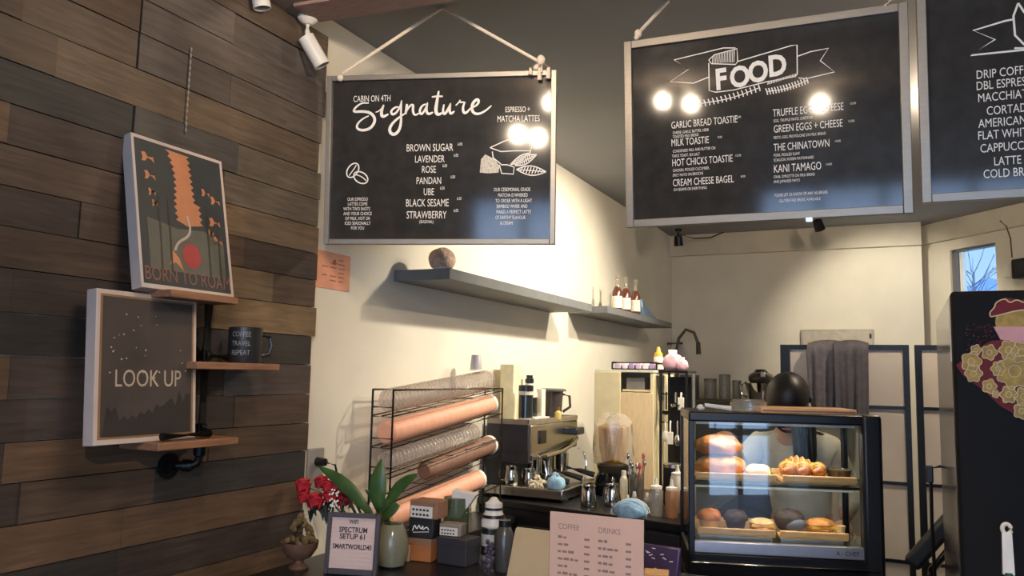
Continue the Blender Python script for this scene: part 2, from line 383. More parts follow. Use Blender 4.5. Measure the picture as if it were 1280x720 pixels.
# white spot lamps on the front ceiling
def spot(loc, label, dirv, length=.13, m=whitep, rad=.031, drop=.085, group=None):
    t = thing('spot_lamp', label, 'lamp', loc, group=group); d = Vector(dirv).normalized()
    MB().lathe([(.036,0),(.038,-.008),(.033,-.016),(.02,-.026),(.016,-.03)], n=20).build('mount', m, t)
    MB().tube([(0,0,-.026),(0,0,-.055),Vector((0,0,-drop))+d*.005], .009).build('stem', m, t)
    c = Vector((0,0,-drop)); a = c - d*.01; e = a+d*length
    MB().lathe([(.012,0),(rad,.003),(rad,length),(rad-.004,length),(rad-.006,length-.02)], c=a, axis=d, n=24).build('housing', m, t)
    MB().lathe([(rad-.008,0),(rad-.012,-.004)], c=a+d*(length-.012), axis=d, n=20).build('lens', black, t)
    return t
m_ = at_z(385, 21, HF)
spot((m_.x, m_.y, HF), 'white tilted spot lamp on ceiling above left end of signature board', (.34,.38,-.78), .12, rad=.03)
m_ = at_z(293, -6, HF)
spot((max(m_.x, .06), m_.y, HF), 'white lamp barely showing at the top edge above wood wall', (.1,.2,-.95), .05, rad=.03, drop=.03)
p = at_x(235, 60, .03); q = at_x(236, 168, .03)
b = MB(); zz = p.z
while zz > q.z: b.blob((0,0,zz-p.z), (.004,.004,.008), 6, 4); zz -= .02
b.cyl((0,0,0),(0,0,q.z-p.z), .0015, n=6)
tag(b.build('hanging_chain', mat('dull_chain', '#80766e', .5), loc=(.03, (p.y+q.y)/2, p.z)), 'thin grey chain hanging against the wood planks', 'chain')

# lamps that light the room: black track heads, each with its own light
def track_head(loc, target, energy, deg, label, colr=WARM, lit=True, rad=.04, blend=.6):
    t = thing('track_spotlight', label, 'lamp', loc, group=None); d = (Vector(target)-Vector(loc)); d.z += .12; d.normalize()
    MB().cyl((0,0,0),(0,0,-.025), .03).build('mount', blackm, t); MB().cyl((0,0,-.02),(0,0,-.11), .008).build('stem', blackm, t)
    a = Vector((0,0,-.11))
    MB().lathe([(.01,-.05),(.036,-.04),(.042,.05),(.039,.05),(.035,.02)], c=a, axis=d, n=20).build('housing', blackm, t)
    if lit:
        L = lamp('track_light', 'SPOT', Vector(loc)+a+d*.06, energy, colr, target=target, spot_size=R(deg), spot_blend=blend, shadow_soft_size=rad)
    return t
for k, (l, tg, e, dg) in enumerate(LIGHTS):
    nm = ['over the long floating shelf', 'over the syrup bottle shelf', 'facing the back wall'][k]
    track_head((l[0], l[1], HC), tg, e, dg, 'black track spotlight on the ceiling '+nm)
p = at_y(848, 297, 7.3); track_head((p.x, 7.3, HC), (p.x, 7.6, 1.5), 0, 60, 'small black ceiling spotlight left of the two under the food board', lit=False)
p = at_y(1023, 285, 6.9); track_head((p.x, 6.9, HC), (p.x+.4, 7.6, 1.5), 0, 60, 'small black ceiling spotlight by the middle lower edge of the food board', lit=False)
b = MB(); P = [at_y(x, y, 7.5) for x, y in ((850,293),(868,298),(888,297),(905,290))]
tag(b.tube(P, .006).build('ceiling_cable', black), 'loose black cable sagging below the ceiling over the back wall', 'cable')
# bulbs above the guests' side, mirrored in the boards, then two added fill lamps
def bulb(x, y, z, e, label, spot_at=None):
    t = thing('ceiling_bulb', label, 'lamp', (x, y, z))
    MB().cyl((0,0,0),(0,0,-.02),.04).build('mount', whitep, t); MB().cyl((0,0,-.02),(0,0,-.05),.022).build('socket', whitep, t)
    if spot_at: lamp('bulb_light', 'SPOT', (x, y, z-.10), e, WARM2, target=spot_at, spot_size=R(44), spot_blend=.3, shadow_soft_size=.022)
    else: lamp('bulb_light', 'POINT', (x, y, z-.10), e, WARM2, shadow_soft_size=.022)
bulb(1.11, 1.64, HF, 14, 'left bulb of the pair before the food board')
bulb(1.23, 1.50, HF, 14, 'right bulb of the pair before the food board')
bulb(1.85, 1.16, HF, 16, 'single bulb nearest the camera')
bulb(1.15, .66, HF, 25, 'left bulb of the pair aimed at the signature board', (.3, 2.45, 2.35))
bulb(1.30, .56, HF, 25, 'right bulb of the pair aimed at the signature board', (.3, 2.45, 2.35))
t = thing('spot_lamp', 'white ceiling spot added as fill light over the guests, aimed at the counter', 'lamp', (2.6, -.8, HF))
MB().cyl((0,0,0),(0,0,-.03),.04).build('mount', whitep, t); MB().cyl((-.02,.03,-.03),(.01,-.02,-.13),.035).build('housing', whitep, t)
lamp('counter_fill', 'SPOT', (2.57, -.75, 2.74), 150, WARM2, target=(1.0, 1.8, .8), spot_size=R(52), spot_blend=.5, shadow_soft_size=.04)  # added fill light to brighten the counter things
bulb(2.35, 4.25, HC, 60, 'bulb added as fill light over the kitchen behind the food board')  # added fill light for the folding screen and kitchen

# ------------------------------------------------------------------ menu boards
def board(label, c, ya, ti, wd, ht, fr=.028):
    t = thing('menu_board', label, 'menu board', c, ya, rx=ti)
    MB().box(-wd/2+.005, 0, -ht/2+.005, wd/2-.005, .012, ht/2-.005).build('panel', boardm, t)
    b = MB()
    for x0, z0, x1, z1 in ((-wd/2,-ht/2,-wd/2+fr,ht/2), (wd/2-fr,-ht/2,wd/2,ht/2), (-wd/2+fr,ht/2-fr,wd/2-fr,ht/2), (-wd/2+fr,-ht/2,wd/2-fr,-ht/2+fr)):
        b.box(x0, -.012, z0, x1, .02, z1)
    b.build('frame', alu, t, bevel=.002)
    return t, on_obj(mw(t))
def rows_text(b, f, rows_, sx=.8, align='CENTER'):
    for s_, px, py, hp in rows_:
        x, z = f(px, py); x2, z2 = f(px, py-hp); x3, z3 = f(px+20, py)
        MB().text(s_, (z2-z)/.72, x, z, 0, align, sx).build('menu_line', chalk, b)
# signature board
sg, f = board('black menu board titled Signature hanging by rope at left', (.47, 2.5, 2.397), .324, .07, .875, .642, .02)
b = MB(); Z1 = lambda x, y: f(400+x/6.544, 90+y/6.544); Z2 = lambda x, y: f(560+x/6, 80+y/6)
def brush(pts, w0, w1, sm=3, cl=False): b.stroke(pts, (lambda t: w0+(w1-w0)*math.sin(math.pi*min(1, max(0, t)))), 0, smooth=sm, closed=cl)
brush([Z1(*q) for q in [(400,255),(340,252),(285,295),(272,328),(340,322),(410,330),(448,370),(448,415),(410,465),(345,480),(300,462),(305,425),(345,385),(400,358)]], .004, .011)
brush([Z1(*q) for q in [(455,330),(490,318),(522,272)]], .003, .005); brush([Z1(*q) for q in [(522,268),(500,330),(510,372),(560,345)]], .004, .012)
brush([Z1(*q) for q in [(650,290),(620,285),(580,318),(588,350),(620,340),(655,290),(668,235)]], .004, .009)
brush([Z1(*q) for q in [(668,232),(662,330),(665,410),(648,480),(610,515),(575,500),(568,460),(600,410),(660,362),(705,335)]], .004, .012)
brush([Z1(*q) for q in [(712,262),(708,300),(700,345)]], .007, .01); brush([Z1(*q) for q in [(704,330),(735,275),(765,265),(758,320),(775,358),(815,335)]], .004, .009)
brush([Z1(*q) for q in [(868,262),(835,275),(812,320),(828,352),(858,315),(878,262)]], .004, .009); brush([Z1(*q) for q in [(880,250),(868,318),(885,348),(925,330)]], .004, .01)
brush([Z1(*q) for q in [(972,155),(955,250),(945,325),(965,352),(1000,335)]], .005, .013); brush([Z1(*q) for q in [(915,205),(960,198),(1005,200)]], .005, .007)
brush([Z1(*q) for q in [(1015,265),(1003,325),(1020,350),(1052,300),(1065,262)]], .004, .01); brush([Z1(*q) for q in [(1068,255),(1058,320),(1072,345),(1100,320)]], .004, .01)
brush([Z2(*q) for q in [(58,312),(85,285),(92,268),(88,290),(118,285),(132,292)]], .004, .006); brush([Z2(*q) for q in [(126,285),(110,330),(118,368),(140,366),(170,330)]], .004, .01)
brush([Z2(*q) for q in [(172,332),(215,312),(234,282),(222,262),(190,285),(176,330),(190,368),(230,378),(285,350),(326,312)]], .004, .011)
b.build('title_lettering', chalk, sg)
rows_text(sg, f, [('CABIN ON 4TH',465,127,8),('ESPRESSO +',647,140,7),('MATCHA LATTES',648,152,8)], .62)
rows_text(sg, f, [('BROWN SUGAR',537,189,9.5),('LAVENDER',537,203,9),('ROSE',536,216,9),('PANDAN',536,230,9),('UBE',536,244,9),('BLACK SESAME',534,258,9.5),('STRAWBERRY',533,273,9.5)], .62)
rows_text(sg, f, [('6.00',575,182,4),('6.00',570,196,4),('6.00',556,209,4),('6.00',566,223,4),('6.00',553,237,4),('6.00',574,250,4),('6.00',570,265,4),('(SEASONAL)',533,279,4)], .6)
rows_text(sg, f, [('OUR ESPRESSO',447,251,4.2),('LATTES COME',447,257,4.2),('WITH TWO SHOTS',446,263,4.2),('AND YOUR CHOICE',447,269,4.2),('OF MILK, HOT OR',447,275,4.2),('ICED SEASONALLY',447,281,4.2),('FOR YOU',447,287,4.2)], .68)
rows_text(sg, f, [('OUR CEREMONIAL GRADE',640,239,4.6),('MATCHA IS WHISKED',641,246,4.6),('TO ORDER WITH A LIGHT',642,253,4.6),('BAMBOO WHISK AND',640,260,4.6),('MAKES A PERFECT LATTE',642,267,4.6),('OF EARTHY FLAVOUR',638,274,4.6),('& CREAM',633,281,4.6)], .6)
b = MB(); c0 = f(441, 211); c1 = f(452, 225)
for (cx, cz), an in ((f(441, 213), R(55)), (f(451, 222), R(-30))):
    el = [(cx+.030*math.cos(t)*math.cos(an)-.02*math.sin(t)*math.sin(an), cz+.030*math.cos(t)*math.sin(an)+.02*math.sin(t)*math.cos(an)) for t in [i*math.pi/10 for i in range(20)]]
    b.stroke(el, .005, closed=True); b.stroke([(cx-.024*math.cos(an), cz-.024*math.sin(an)), (cx+.004, cz+.004), (cx+.024*math.cos(an), cz+.024*math.sin(an))], .004, smooth=2)
b.build('coffee_bean_drawing', chalk, sg)
b = MB(); G = lambda x, y: f(560+x/5.14, 170+y/5.14)
b.poly([G(*q) for q in [(205,235),(212,150),(240,118),(300,150),(330,190),(325,235),(260,240)]])
b.build('matcha_whisk_drawing', mat('chalk_cream', '#cfc8ba', .8, var=.3, scale=120), sg)
b = MB()
for pts in ([(270,75),(340,100),(430,95),(530,95),(545,55),(500,45)], [(270,75),(370,30),(420,15)], [(285,100),(290,140),(340,180)], [(330,185),(345,240),(420,245),(425,200),(380,185),(340,185)], [(530,95),(520,130)]): b.stroke([G(*q) for q in pts], .004)
for (x0, y0, x1, y1, wv) in ((430,190,570,120,26), (440,215,630,230,30), (400,185,520,110,18)):
    pts = []
    for t in range(11): a = t/10; pts.append((x0+(x1-x0)*a, y0+(y1-y0)*a-wv*math.sin(math.pi*a)))
    pt2 = [(x0+(x1-x0)*a/10, y0+(y1-y0)*a/10+wv*math.sin(math.pi*a/10)) for a in range(11)]
    b.stroke([G(*q) for q in pts], .004); b.stroke([G(*q) for q in pt2], .004); b.stroke([G(x0,y0), G(x1,y1)], .003)
    for t in range(2, 10, 1):
        a = t/10; b.stroke([G(x0+(x1-x0)*a, y0+(y1-y0)*a-wv*.8*math.sin(math.pi*a)), G(x0+(x1-x0)*(a-.08), y0+(y1-y0)*(a-.08)+wv*.7*math.sin(math.pi*a))], .0035)
b.build('leaf_drawing', chalk, sg)
inv = mw(sg).inverted(); apex = inv @ Vector((.461, 2.506, HC)); hw, hh = .875/2, .642/2
b = MB(); rope_m = mat('cotton_rope', '#ead9c4', .9, var=.2, scale=200, stretch=(1,1,1))
b.tube([(-hw+.055,-.016,hh-.012), (-hw+.06,-.006,hh+.01), apex-Vector((.01,0,.004)), apex, apex+Vector((.01,0,-.004)), (hw-.06,-.006,hh+.03), (hw-.055,-.016,hh-.012)], .0065)
b.blob((-hw+.055,-.018,hh-.012), .013); b.blob((hw-.058,-.016,hh+.035), (.016,.014,.02)); b.blob((hw-.075,-.014,hh+.01), .012)
for dx, dz in ((-.095,-.02),(-.062,-.04),(-.03,-.035)): b.tube([(hw-.058,-.016,hh+.035),(hw+dx,-.018,hh+.005),(hw+dx,-.018,hh+dz)], [.007,.007,.009])
b.build('rope', rope_m, sg)
MB().tube([apex+Vector((0,0,-.008)), apex+Vector((0,0,.0))], .004).build('ceiling_hook', steel, sg)

# food board
fd, f = board('black menu board titled FOOD, between the two other boards', (1.587, 2.75, 2.477), .06, .073, .93, .68, .028)
b = MB(); K = lambda x, y: f(820+x/5.333, 30+y/5.333)
for x, ch in ((0,'F'),(1,'O'),(2,'O'),(3,'D')):
    px, py = [(435,432),(562,415),(684,382),(812,340)][x]; u, z = K(px, py); u2, z2 = K(px, py-138)
    b.text(ch, (z2-z)/.72, u, z, 0, 'CENTER', .82, ang=R(2), bold=.035)
b.build('title_lettering', chalk, fd)
b = MB(); ln = .0035
for pts in ([(352,260),(355,445),(400,455),(520,440),(740,385),(930,350),(942,335),(940,140),(900,145),(545,250)], [(352,240),(390,205),(540,165),(545,255)], [(352,240),(370,265),(530,270),(545,250)],
            [(530,160),(450,160),(120,240),(220,300),(95,385),(250,395),(350,355)], [(945,215),(1030,185),(1150,162),(1095,245),(1190,320),(1000,365),(950,360)]):
    b.stroke([K(*q) for q in pts], ln)
for k in range(14): x = 380+k*11; b.stroke([K(x, 212-k*3), K(x-4, 262-k*.5)], .0022)
for k in range(17): x = 745+k*11.5; b.stroke([K(x, 405-k*3.6), K(x+4, 385-k*3.4)], .003)
for (x0,y0,x1,y1) in ((300,530,690,425),(740,450,1010,375)):
    b.stroke([K(x0,y0), K((x0+x1)/2,(y0+y1)/2+22), K(x1,y1)], .003, smooth=2)
    for k in range(15):
        a = k/14; x = x0+(x1-x0)*a; y = y0+(y1-y0)*a+40*a*(1-a)
        b.stroke([K(x, y), K(x-9, y-20)], .004); b.stroke([K(x, y), K(x+4, y+22)], .004)
b.build('ribbon_drawing', chalk, fd)
def fr_(b, rows_, sxv=.66):
    for s_, px, py, hp, pr in rows_:
        x, z = f(px, py); z2 = f(px, py-hp)[1]; q = MB(); q.text(s_, (z2-z)/.72, x, z, 0, 'LEFT', sxv)
        if pr: u, zz = f(pr[0], pr[1]); MB().text(pr[2], .011, u, zz, 0, 'LEFT', .8).build('price', chalk, b)
        q.build('menu_line', chalk, b)
fr_(fd, [('GARLIC BREAD TOASTIE',839,161,9,(919,148,'13.00')),('MILK TOASTIE',839,183,9,(897,173,'9.00')),('HOT CHICKS TOASTIE',840,208,9,(919,196,'15.00')),('CREAM CHEESE BAGEL',841,233,9,(926,222,'8.00')),
        ('TRUFFLE EGG + CHEESE',966,146,9.5,(1062,131,'13.00')),('GREEN EGGS + CHEESE',967,166,9.5,(1060,153,'13.00')),('THE CHINATOWN',967,189,9.5,(1043,178,'14.00')),('KANI TAMAGO',967,216,10,(1032,207,'14.00'))], .58)
fr_(fd, [('CHEESE, GARLIC BUTTER, HERB',841,168,3.6,0),('TOASTED MILK BREAD',841,173,3.6,0),('CONDENSED MILK AND BUTTER ON',841,191,3.6,0),('THICK TOAST, SEA SALT',840,197,3.6,0),('CHICKEN, PICKLED CUCUMBER,',841,215,3.6,0),('SPICY MAYO ON BRIOCHE',841,221,3.6,0),('ON SESAME OR EVERYTHING',842,239,3.6,0),
        ('EGG, TRUFFLE MAYO, CHEDDAR',967,153,3.6,0),('PESTO, EGG, PROVOLONE ON MILK BREAD',967,174,3.6,0),('PORK, PICKLED SLAW',967,196,3.6,0),('SCALLION, HOISIN MAYONNAISE',967,202,3.6,0),('CRAB, OMELETTE ON MILK BREAD',967,223,3.6,0),('AND JAPANESE MAYO',967,229,3.6,0),
        ('PLEASE LET US KNOW OF ANY ALLERGIES',968,246,3.8,0),('GLUTEN FREE BREAD AVAILABLE',974,253,3.8,0)], .62)
inv = mw(fd).inverted(); top = inv @ Vector((1.262, 2.79, HC))
a0 = f(799, 44)
b = MB(); b.tube([(a0[0],-.016,a0[1]-.008),(a0[0]+.002,-.012,a0[1]+.006), top], .0065); b.blob((a0[0],-.018,a0[1]), (.013,.012,.016)); b.blob((a0[0]-.006,-.018,a0[1]-.014), .009)
b.build('rope', rope_m, fd)
b = MB(); b.tube([(.40,-.014,.335),(.42,0,.36), inv @ Vector((2.0, 2.79, HC))], .0065); b.build('rope', rope_m, fd)
MB().box(.145, -.02, -.352, .165, .01, -.338).build('clip', steel, fd)
# drinks board
dr, f = board('black drinks menu board with coffee cup ribbon at far right', (2.545, 2.79, 2.51), .045, .073, .94, .69, .028)
fr_(dr, [('DRIP COFFEE',1220,99,11,0),('DBL ESPRESSO',1220,113,11,0),('MACCHIATO',1222,128,11,0),('CORTADO',1233,144,11,0),('AMERICANO',1223,160,11,0),('FLAT WHITE',1222,175,11,0),('CAPPUCCINO',1225,191,11,0),('LATTE',1242,207,11,0),('COLD BREW',1229,223,11,0)], .68)
b = MB(); K = lambda x, y: f(1140+x/2.486, y/2.486)
for pts in ([(318,60),(290,65),(190,95),(258,123),(182,172),(350,155)], [(330,10),(315,50),(320,110),(350,140)], [(330,10),(350,40)], [(318,150),(420,150),(480,130)]): b.stroke([K(*q) for q in pts], .006)
b.build('ribbon_drawing', chalk, dr)
inv = mw(dr).inverted()
MB().tube([(-.38,-.014,.335),(-.36,0,.36), inv @ Vector((2.3, 2.83, HC))], .0065).build('rope', rope_m, dr)
MB().tube([(.38,-.014,.335),(.36,0,.36), inv @ Vector((2.85, 2.83, HC))], .0065).build('rope', rope_m, dr)
# ------------------------------------------------------------------ picture shelf on the wood wall
X0 = .023
iron = mat('black_iron_pipe', '#161817', .45, metal=.6, var=.2)
ps = thing('pipe_shelf', 'black iron pipe wall rack with three wooden shelf boards on plank wall', 'shelf', (X0, 1.76, 1.30))
L = lambda x, y, z: (x-X0, y-1.76, z-1.30)
def sboard(y0, y1, z0, z1, d0=.03, d1=.185): MB().box(*L(d0, y0, z0), *L(d1, y1, z1)).build('shelf_board', wood, ps, bevel=.003)
sboard(1.575, 1.825, 1.796, 1.818); sboard(1.70, 2.045, 1.598, 1.620, .03, .165); sboard(1.565, 1.86, 1.374, 1.396)
b = MB(); b.tube([L(.09,1.80,1.796), L(.09,1.80,1.66), L(.09,1.80,1.622)], .0125, 12).tube([L(.09,1.80,1.596), L(.09,1.80,1.398)], .0125, 12)
b.tube([L(.09,1.80,1.373), L(.09,1.80,1.335), L(.088,1.795,1.318), L(.075,1.785,1.31), L(.022,1.74,1.31)], .0125, 12).build('pipe', iron, ps)
b = MB(); b.cyl(L(.028,1.74,1.31), L(.034,1.74,1.31), .038, n=24).cyl(L(.034,1.74,1.31), L(.05,1.74,1.31), .019).build('wall_flange', iron, ps)
MB().cyl(L(.09,1.80,1.34), L(.09,1.80,1.365), .018).cyl(L(.055,1.768,1.31), L(.075,1.785,1.31), .018).build('elbow_fitting', iron, ps)
for z in (1.640, 1.418):
    MB().cyl(L(.09,1.79,z), L(.09,1.81,z), .019).tube([L(.09,1.80,z), L(.024,1.80,z)], .0125, 12).cyl(L(.0235,1.80,z), L(.03,1.80,z), .036, n=24).build('tee_fitting', iron, ps)
MB().tube([L(.10,1.80,1.640), L(.10,1.875,1.636)], .011, 10).build('shelf_rail', iron, ps)
b = MB(); b.tube([L(.155,1.60,1.410), L(.155,1.77,1.410), L(.10,1.80,1.415)], .011, 10).build('shelf_rail', iron, ps)
# canvases: local x = along wall (+Y), z up, front faces -y  -> turned so the front looks at +X
def canvas(name, label, yL, yR, z0, z1, xb, xt, skew=0.0, depth=.04):
    wd, ht = yR-yL, z1-z0
    t = thing(name, label, 'picture', (xb, (yL+yR)/2, z0), R(90), rx=-math.asin((xb-xt)/ht)); t.rotation_euler = Euler((-math.asin((xb-xt)/ht)*1, 0, R(90)))
    MB().box(-wd/2, .0, .0, wd/2, depth, ht).build('canvas', mat('canvas_edge', '#c2b2a9', .7, var=.05), t, bevel=.002)
    return t, wd, ht
t, wd, ht = canvas('canvas_print', 'white edged forest poster reading BORN TO ROAM leaning on top shelf', 1.517, 1.858, 1.8185, 2.275, .135, .045)
F = lambda u, v: (-wd/2+u*wd, v*ht)
artm = [mat('art_dark_green', '#34383a', .6, var=.1), mat('art_orange', '#bd7d57', .6, var=.08), mat('art_grey_green', '#5a5a50', .6), mat('art_red', '#a03c3c', .6), mat('art_smoke', '#b5a598', .6), mat('art_trunk', '#3b352f', .6)]
b = MB(); b.poly([F(.025,.03),F(.965,.03),F(.965,.975),F(.025,.975)], 0, 0)
rnd = random.Random(4); lft = []; rgt = []
for k in range(23):
    v = .955-k*.0215; zig = .035 if k % 2 else 0; q = k/22
    lft.append(F(.36+.03*math.sin(q*5)+zig-.02+.09*q, v)); rgt.append(F(.60+.05*q-zig+(.05 if k > 15 else 0), v-.005))
b.poly(lft+[F(.52,.45)]+rgt[::-1], -.0006, 1)
for (cx, cv, sx) in ((.15,.86,.07),(.16,.74,.06),(.17,.63,.04),(.19,.56,.03),(.87,.68,.06),(.84,.52,.07),(.86,.39,.06),(.76,.72,.05),(.78,.44,.04)):
    pts = [F(cx+sx*math.cos(i*math.pi/8)*(1 if i % 2 else .72), cv+sx*.42*math.sin(i*math.pi/8)*(1 if i % 2 else .6)+.02*math.cos(i)) for i in range(16)]; b.poly(pts, -.0006, 1)
b.poly([F(.10,.13),F(.92,.13),F(.92,.37),F(.70,.44),F(.40,.42),F(.10,.46)], -.0006, 2)
b.stroke([F(.52,.52),F(.55,.44),F(.52,.38),F(.40,.33),F(.36,.27)], .008, -.0013, 4, smooth=2)
b.poly([F(.54+.10*math.cos(i*math.pi/8), .25+.085*math.sin(i*math.pi/8)) for i in range(16)], -.0013, 3)
b.poly([F(.30,.17),F(.34,.27),F(.40,.22),F(.44,.14),F(.36,.19)], -.0013, 1)
for u in (.22,.32,.74,.86): b.stroke([F(u,.13),F(u+.01,.62)], .006, -.0013, 5)
b.build('artwork', artm, t)
MB().text('BORN TO ROAM', .058, 0, .055*ht, -.0009, 'CENTER', .72).build('lettering', mat('rust_ink', '#80594a', .7), t)
t, wd, ht = canvas('canvas_print', 'white edged night sky poster reading LOOK UP on lowest shelf', 1.405, 1.738, 1.3965, 1.806, .135, .105)
b = MB(); b.poly([F(.035,.035),F(.965,.035),F(.965,.97),F(.035,.97)], 0, 0)
b.poly([F(.055,.05),F(.945,.05),F(.945,.955),F(.055,.955)], -.0006, 1)
sky = [F(.07,.05),F(.93,.05),F(.93,.30)]; rnd = random.Random(9)
for k in range(22):
    u = .93-k*.039; hgt = .10+.20*max(0, (u-.35))/.6*(.6+.5*rnd.random()) + (.03 if k % 2 else 0) + (.06 if u < .2 else 0); sky.append(F(max(u,.07), .05+hgt))
b.poly(sky, -.0012, 2)
for k in range(26): u, v = rnd.uniform(.12,.88), rnd.uniform(.42,.9); s_ = rnd.uniform(.0012,.0026); x, z = F(u, v); b.poly([(x-s_,z),(x,z-s_),(x+s_,z),(x,z+s_)], -.0012, 3)
b.build('artwork', [mat('oak_edge', '#8a6a4a', .5), mat('art_night', '#433b37', .7, var=.2, scale=6), mat('art_forest', '#2a2523', .7), mat('art_star', '#c9bda8', .7)], t)
MB().text('LOOK UP', .066, 0, .37*ht, -.0009, 'CENTER', .78).build('lettering', mat('cream_ink', '#b5a590', .7), t)
t = thing('mug', 'black mug lettered COFFEE TRAVEL on the middle pipe shelf', 'mug', (.105, 1.945, 1.6205), R(55))
MB().lathe([(.050,0),(.052,.004),(.053,.112),(.050,.114),(.047,.11),(.046,.01)], n=28).build('body', mat('black_enamel', '#26272a', .35), t)
MB().tube([(.05,0,.09),(.078,0,.085),(.085,0,.057),(.076,0,.03),(.05,0,.024)], .007).build('handle', MATS['black_enamel'], t)
b = MB()
for k, s_ in enumerate(('COFFEE', 'TRAVEL', 'REPEAT')):
    q = MB(); q.text(s_, .022, 0, .083-k*.029, 0, 'CENTER', .8)
    for (x, y, z) in q.v: a = x/.0535; b.v.append((.0537*math.sin(a-R(25)), -.0537*math.cos(a-R(25)), z))
    o_ = len(b.v)-len(q.v); b.f += [tuple(i+o_ for i in f_) for f_ in q.f]; b.m += q.m; b.tint += q.tint
b.build('lettering', mat('grey_ink', '#8d8b88', .6), t)

# ------------------------------------------------------------------ things on the floating shelves
t = thing('dome_ornament', 'brown knobbly dome ornament on the long floating shelf', 'ornament', (.16, 3.06, 2.0485))
MB().lathe([(.03,0),(.04,.01),(.04,.026)], n=20).build('base', mat('pale_ceramic', '#d9cfc4', .5), t)
MB().blob((0,0,.058), (.062,.062,.055), 22, 14, noise=.05, seed=3, flat=-.035).build('dome', mat('brown_weave', '#c9ab98', .8, var=.3, scale=60, bump=.6), t)
syr = mat('brown_syrup', '#5b3328', .15, var=.1); lab = mat('cream_label', '#e8dec8', .6)
clr = clear_mat('bottle_clear', '#ded9d0', .03, .2, '#d8d2c4')
def syrup(loc, label):
    t = thing('syrup_bottle', label, 'bottle', loc, group='syrup bottles on the floating shelf')
    MB().lathe([(.032,0),(.036,.006),(.036,.135),(.030,.15),(.017,.175)], n=20).build('body', syr, t)
    MB().lathe([(.0165,.172),(.013,.19),(.0125,.222),(.015,.224),(.015,.232)], n=16).build('neck', clr, t)
    MB().blob((0,0,.247), (.017,.017,.016)).build('stopper', clr, t)
    MB().lathe([(.0366,.022),(.0366,.105)], n=20).build('label', lab, t); return t
s0 = syrup((.205, 5.40, 2.0655), 'leftmost dark syrup bottle with clear stopper on short shelf')
dup(s0, (.225, 5.535, 2.0655), 'middle dark syrup bottle with clear stopper on short shelf')
dup(s0, (.24, 5.72, 2.0655), 'rightmost dark syrup bottle beside blue packet on short shelf')
b = MB(); b.hexa([(.12,5.86,2.0655),(.26,5.86,2.0655),(.26,6.25,2.0655),(.12,6.25,2.0655)], [(.13,5.86,2.20),(.25,5.86,2.20),(.25,6.22,2.075),(.13,6.22,2.075)])
tag(b.build('foil_packet', mat('blue_foil', '#5f7690', .3, metal=.3, var=.3), bevel=.008), 'blue grey foil packet lying beside the syrup bottles', 'packet')

# ------------------------------------------------------------------ counters
ctop = mat('black_counter_top', '#1b1b1d', .3, var=.2); cfront = mat('black_counter_front', '#141418', .45)
t = thing('service_counter', 'black service counter along the bottom edge of the view', 'counter', (1.0, 2.0, 0))
MB().box(-.79,-.55,0,.98,.66,.93).build('body', cfront, t); MB().box(-.83,-.58,.93,1.0,.68,.97).build('top', ctop, t, bevel=.004)
t = thing('side_counter', 'low black counter along white wall under the cup rack', 'counter', (.24, 3.18, 0))
MB().box(-.237,-.47,0,.0,.53,.87).build('body', cfront, t); MB().box(-.237,-.48,.87,.01,.535,.90).build('top', ctop, t, bevel=.003)
t = thing('bar_counter', 'black bar counter carrying the espresso machine', 'counter', (.55, 4.1, 0))
A = [(-.547,-.345),(.58,-.565),(.58,.75),(-.547,.75)]
def slab(z0, z1, d=0): return [(x+(d if x < 0 else -d)*0, y+(d if y < 0 else 0), z0) for x, y in A], [(x, y+(d if y < 0 else 0), z1) for x, y in A]
MB().hexa(*slab(0, .935, .02)).build('body', cfront, t); MB().hexa(*slab(.935, .97)).build('top', ctop, t, bevel=.004)
M_ = Matrix.Translation((-.547,-.345+.02,0)) @ Matrix.Rotation(math.atan2(-.22, 1.127), 4, 'Z')
MB().box(.70,-.014,.945,1.14,-.008,.968, mtx=M_).build('edge_strip', steel, t)
for z in (.80, .66): MB().box(.72,-.012,z,1.13,0,z+.12, mtx=M_).build('drawer', mat('dark_drawer', '#222226', .4), t, bevel=.004)

# ------------------------------------------------------------------ cup rack
rk = thing('cup_rack', 'black wire rack of sloping tiers holding nested cups', 'rack', (.18, 3.2, .9005))
L = lambda x, y, z: (x-.18, y-3.2, z-.9005)
YL, YR, XB, XF = 2.715, 3.70, .06, .160
b = MB(); wire = .0035
for y in (YL, YR):
    b.tube([L(XF,y,.9005), L(XF,y,1.53), L(XB,y,1.53), L(XB,y,.9005)], .0045)
b.tube([L(XF,YL,1.53), L(XF,YR,1.53)], .0045); b.tube([L(XB,YL,1.53), L(XB,YR,1.53)], .0045)
b.build('frame', blackm, rk)
TIERS = [(1.425,1.52),(1.300,1.405),(1.185,1.285),(1.085,1.20),(.955,1.05)]
for zl, zr in TIERS:
    b = MB()
    for x in (XF+.002, (XF+XB)/2, XB): b.tube([L(x,YL,zl), L(x,YR,zr)], wire)
    for k in range(7):
        q = k/6; y = YL+(YR-YL)*q; z = zl+(zr-zl)*q; b.tube([L(XB,y,z-.003), L(XF+.002,y,z-.003)], wire*.7)
    b.tube([L(XF+.002,YL+.004,zl+.035), L(XB,YL+.004,zl+.035)], wire)
    b.build('tier', blackm, rk)
pink = mat('pink_paper_cup', '#dda287', .55, var=.05); cupw = mat('cup_inside_white', '#eae2d6', .5); kraft = mat('brown_sleeve', '#7e5d4d', .6)
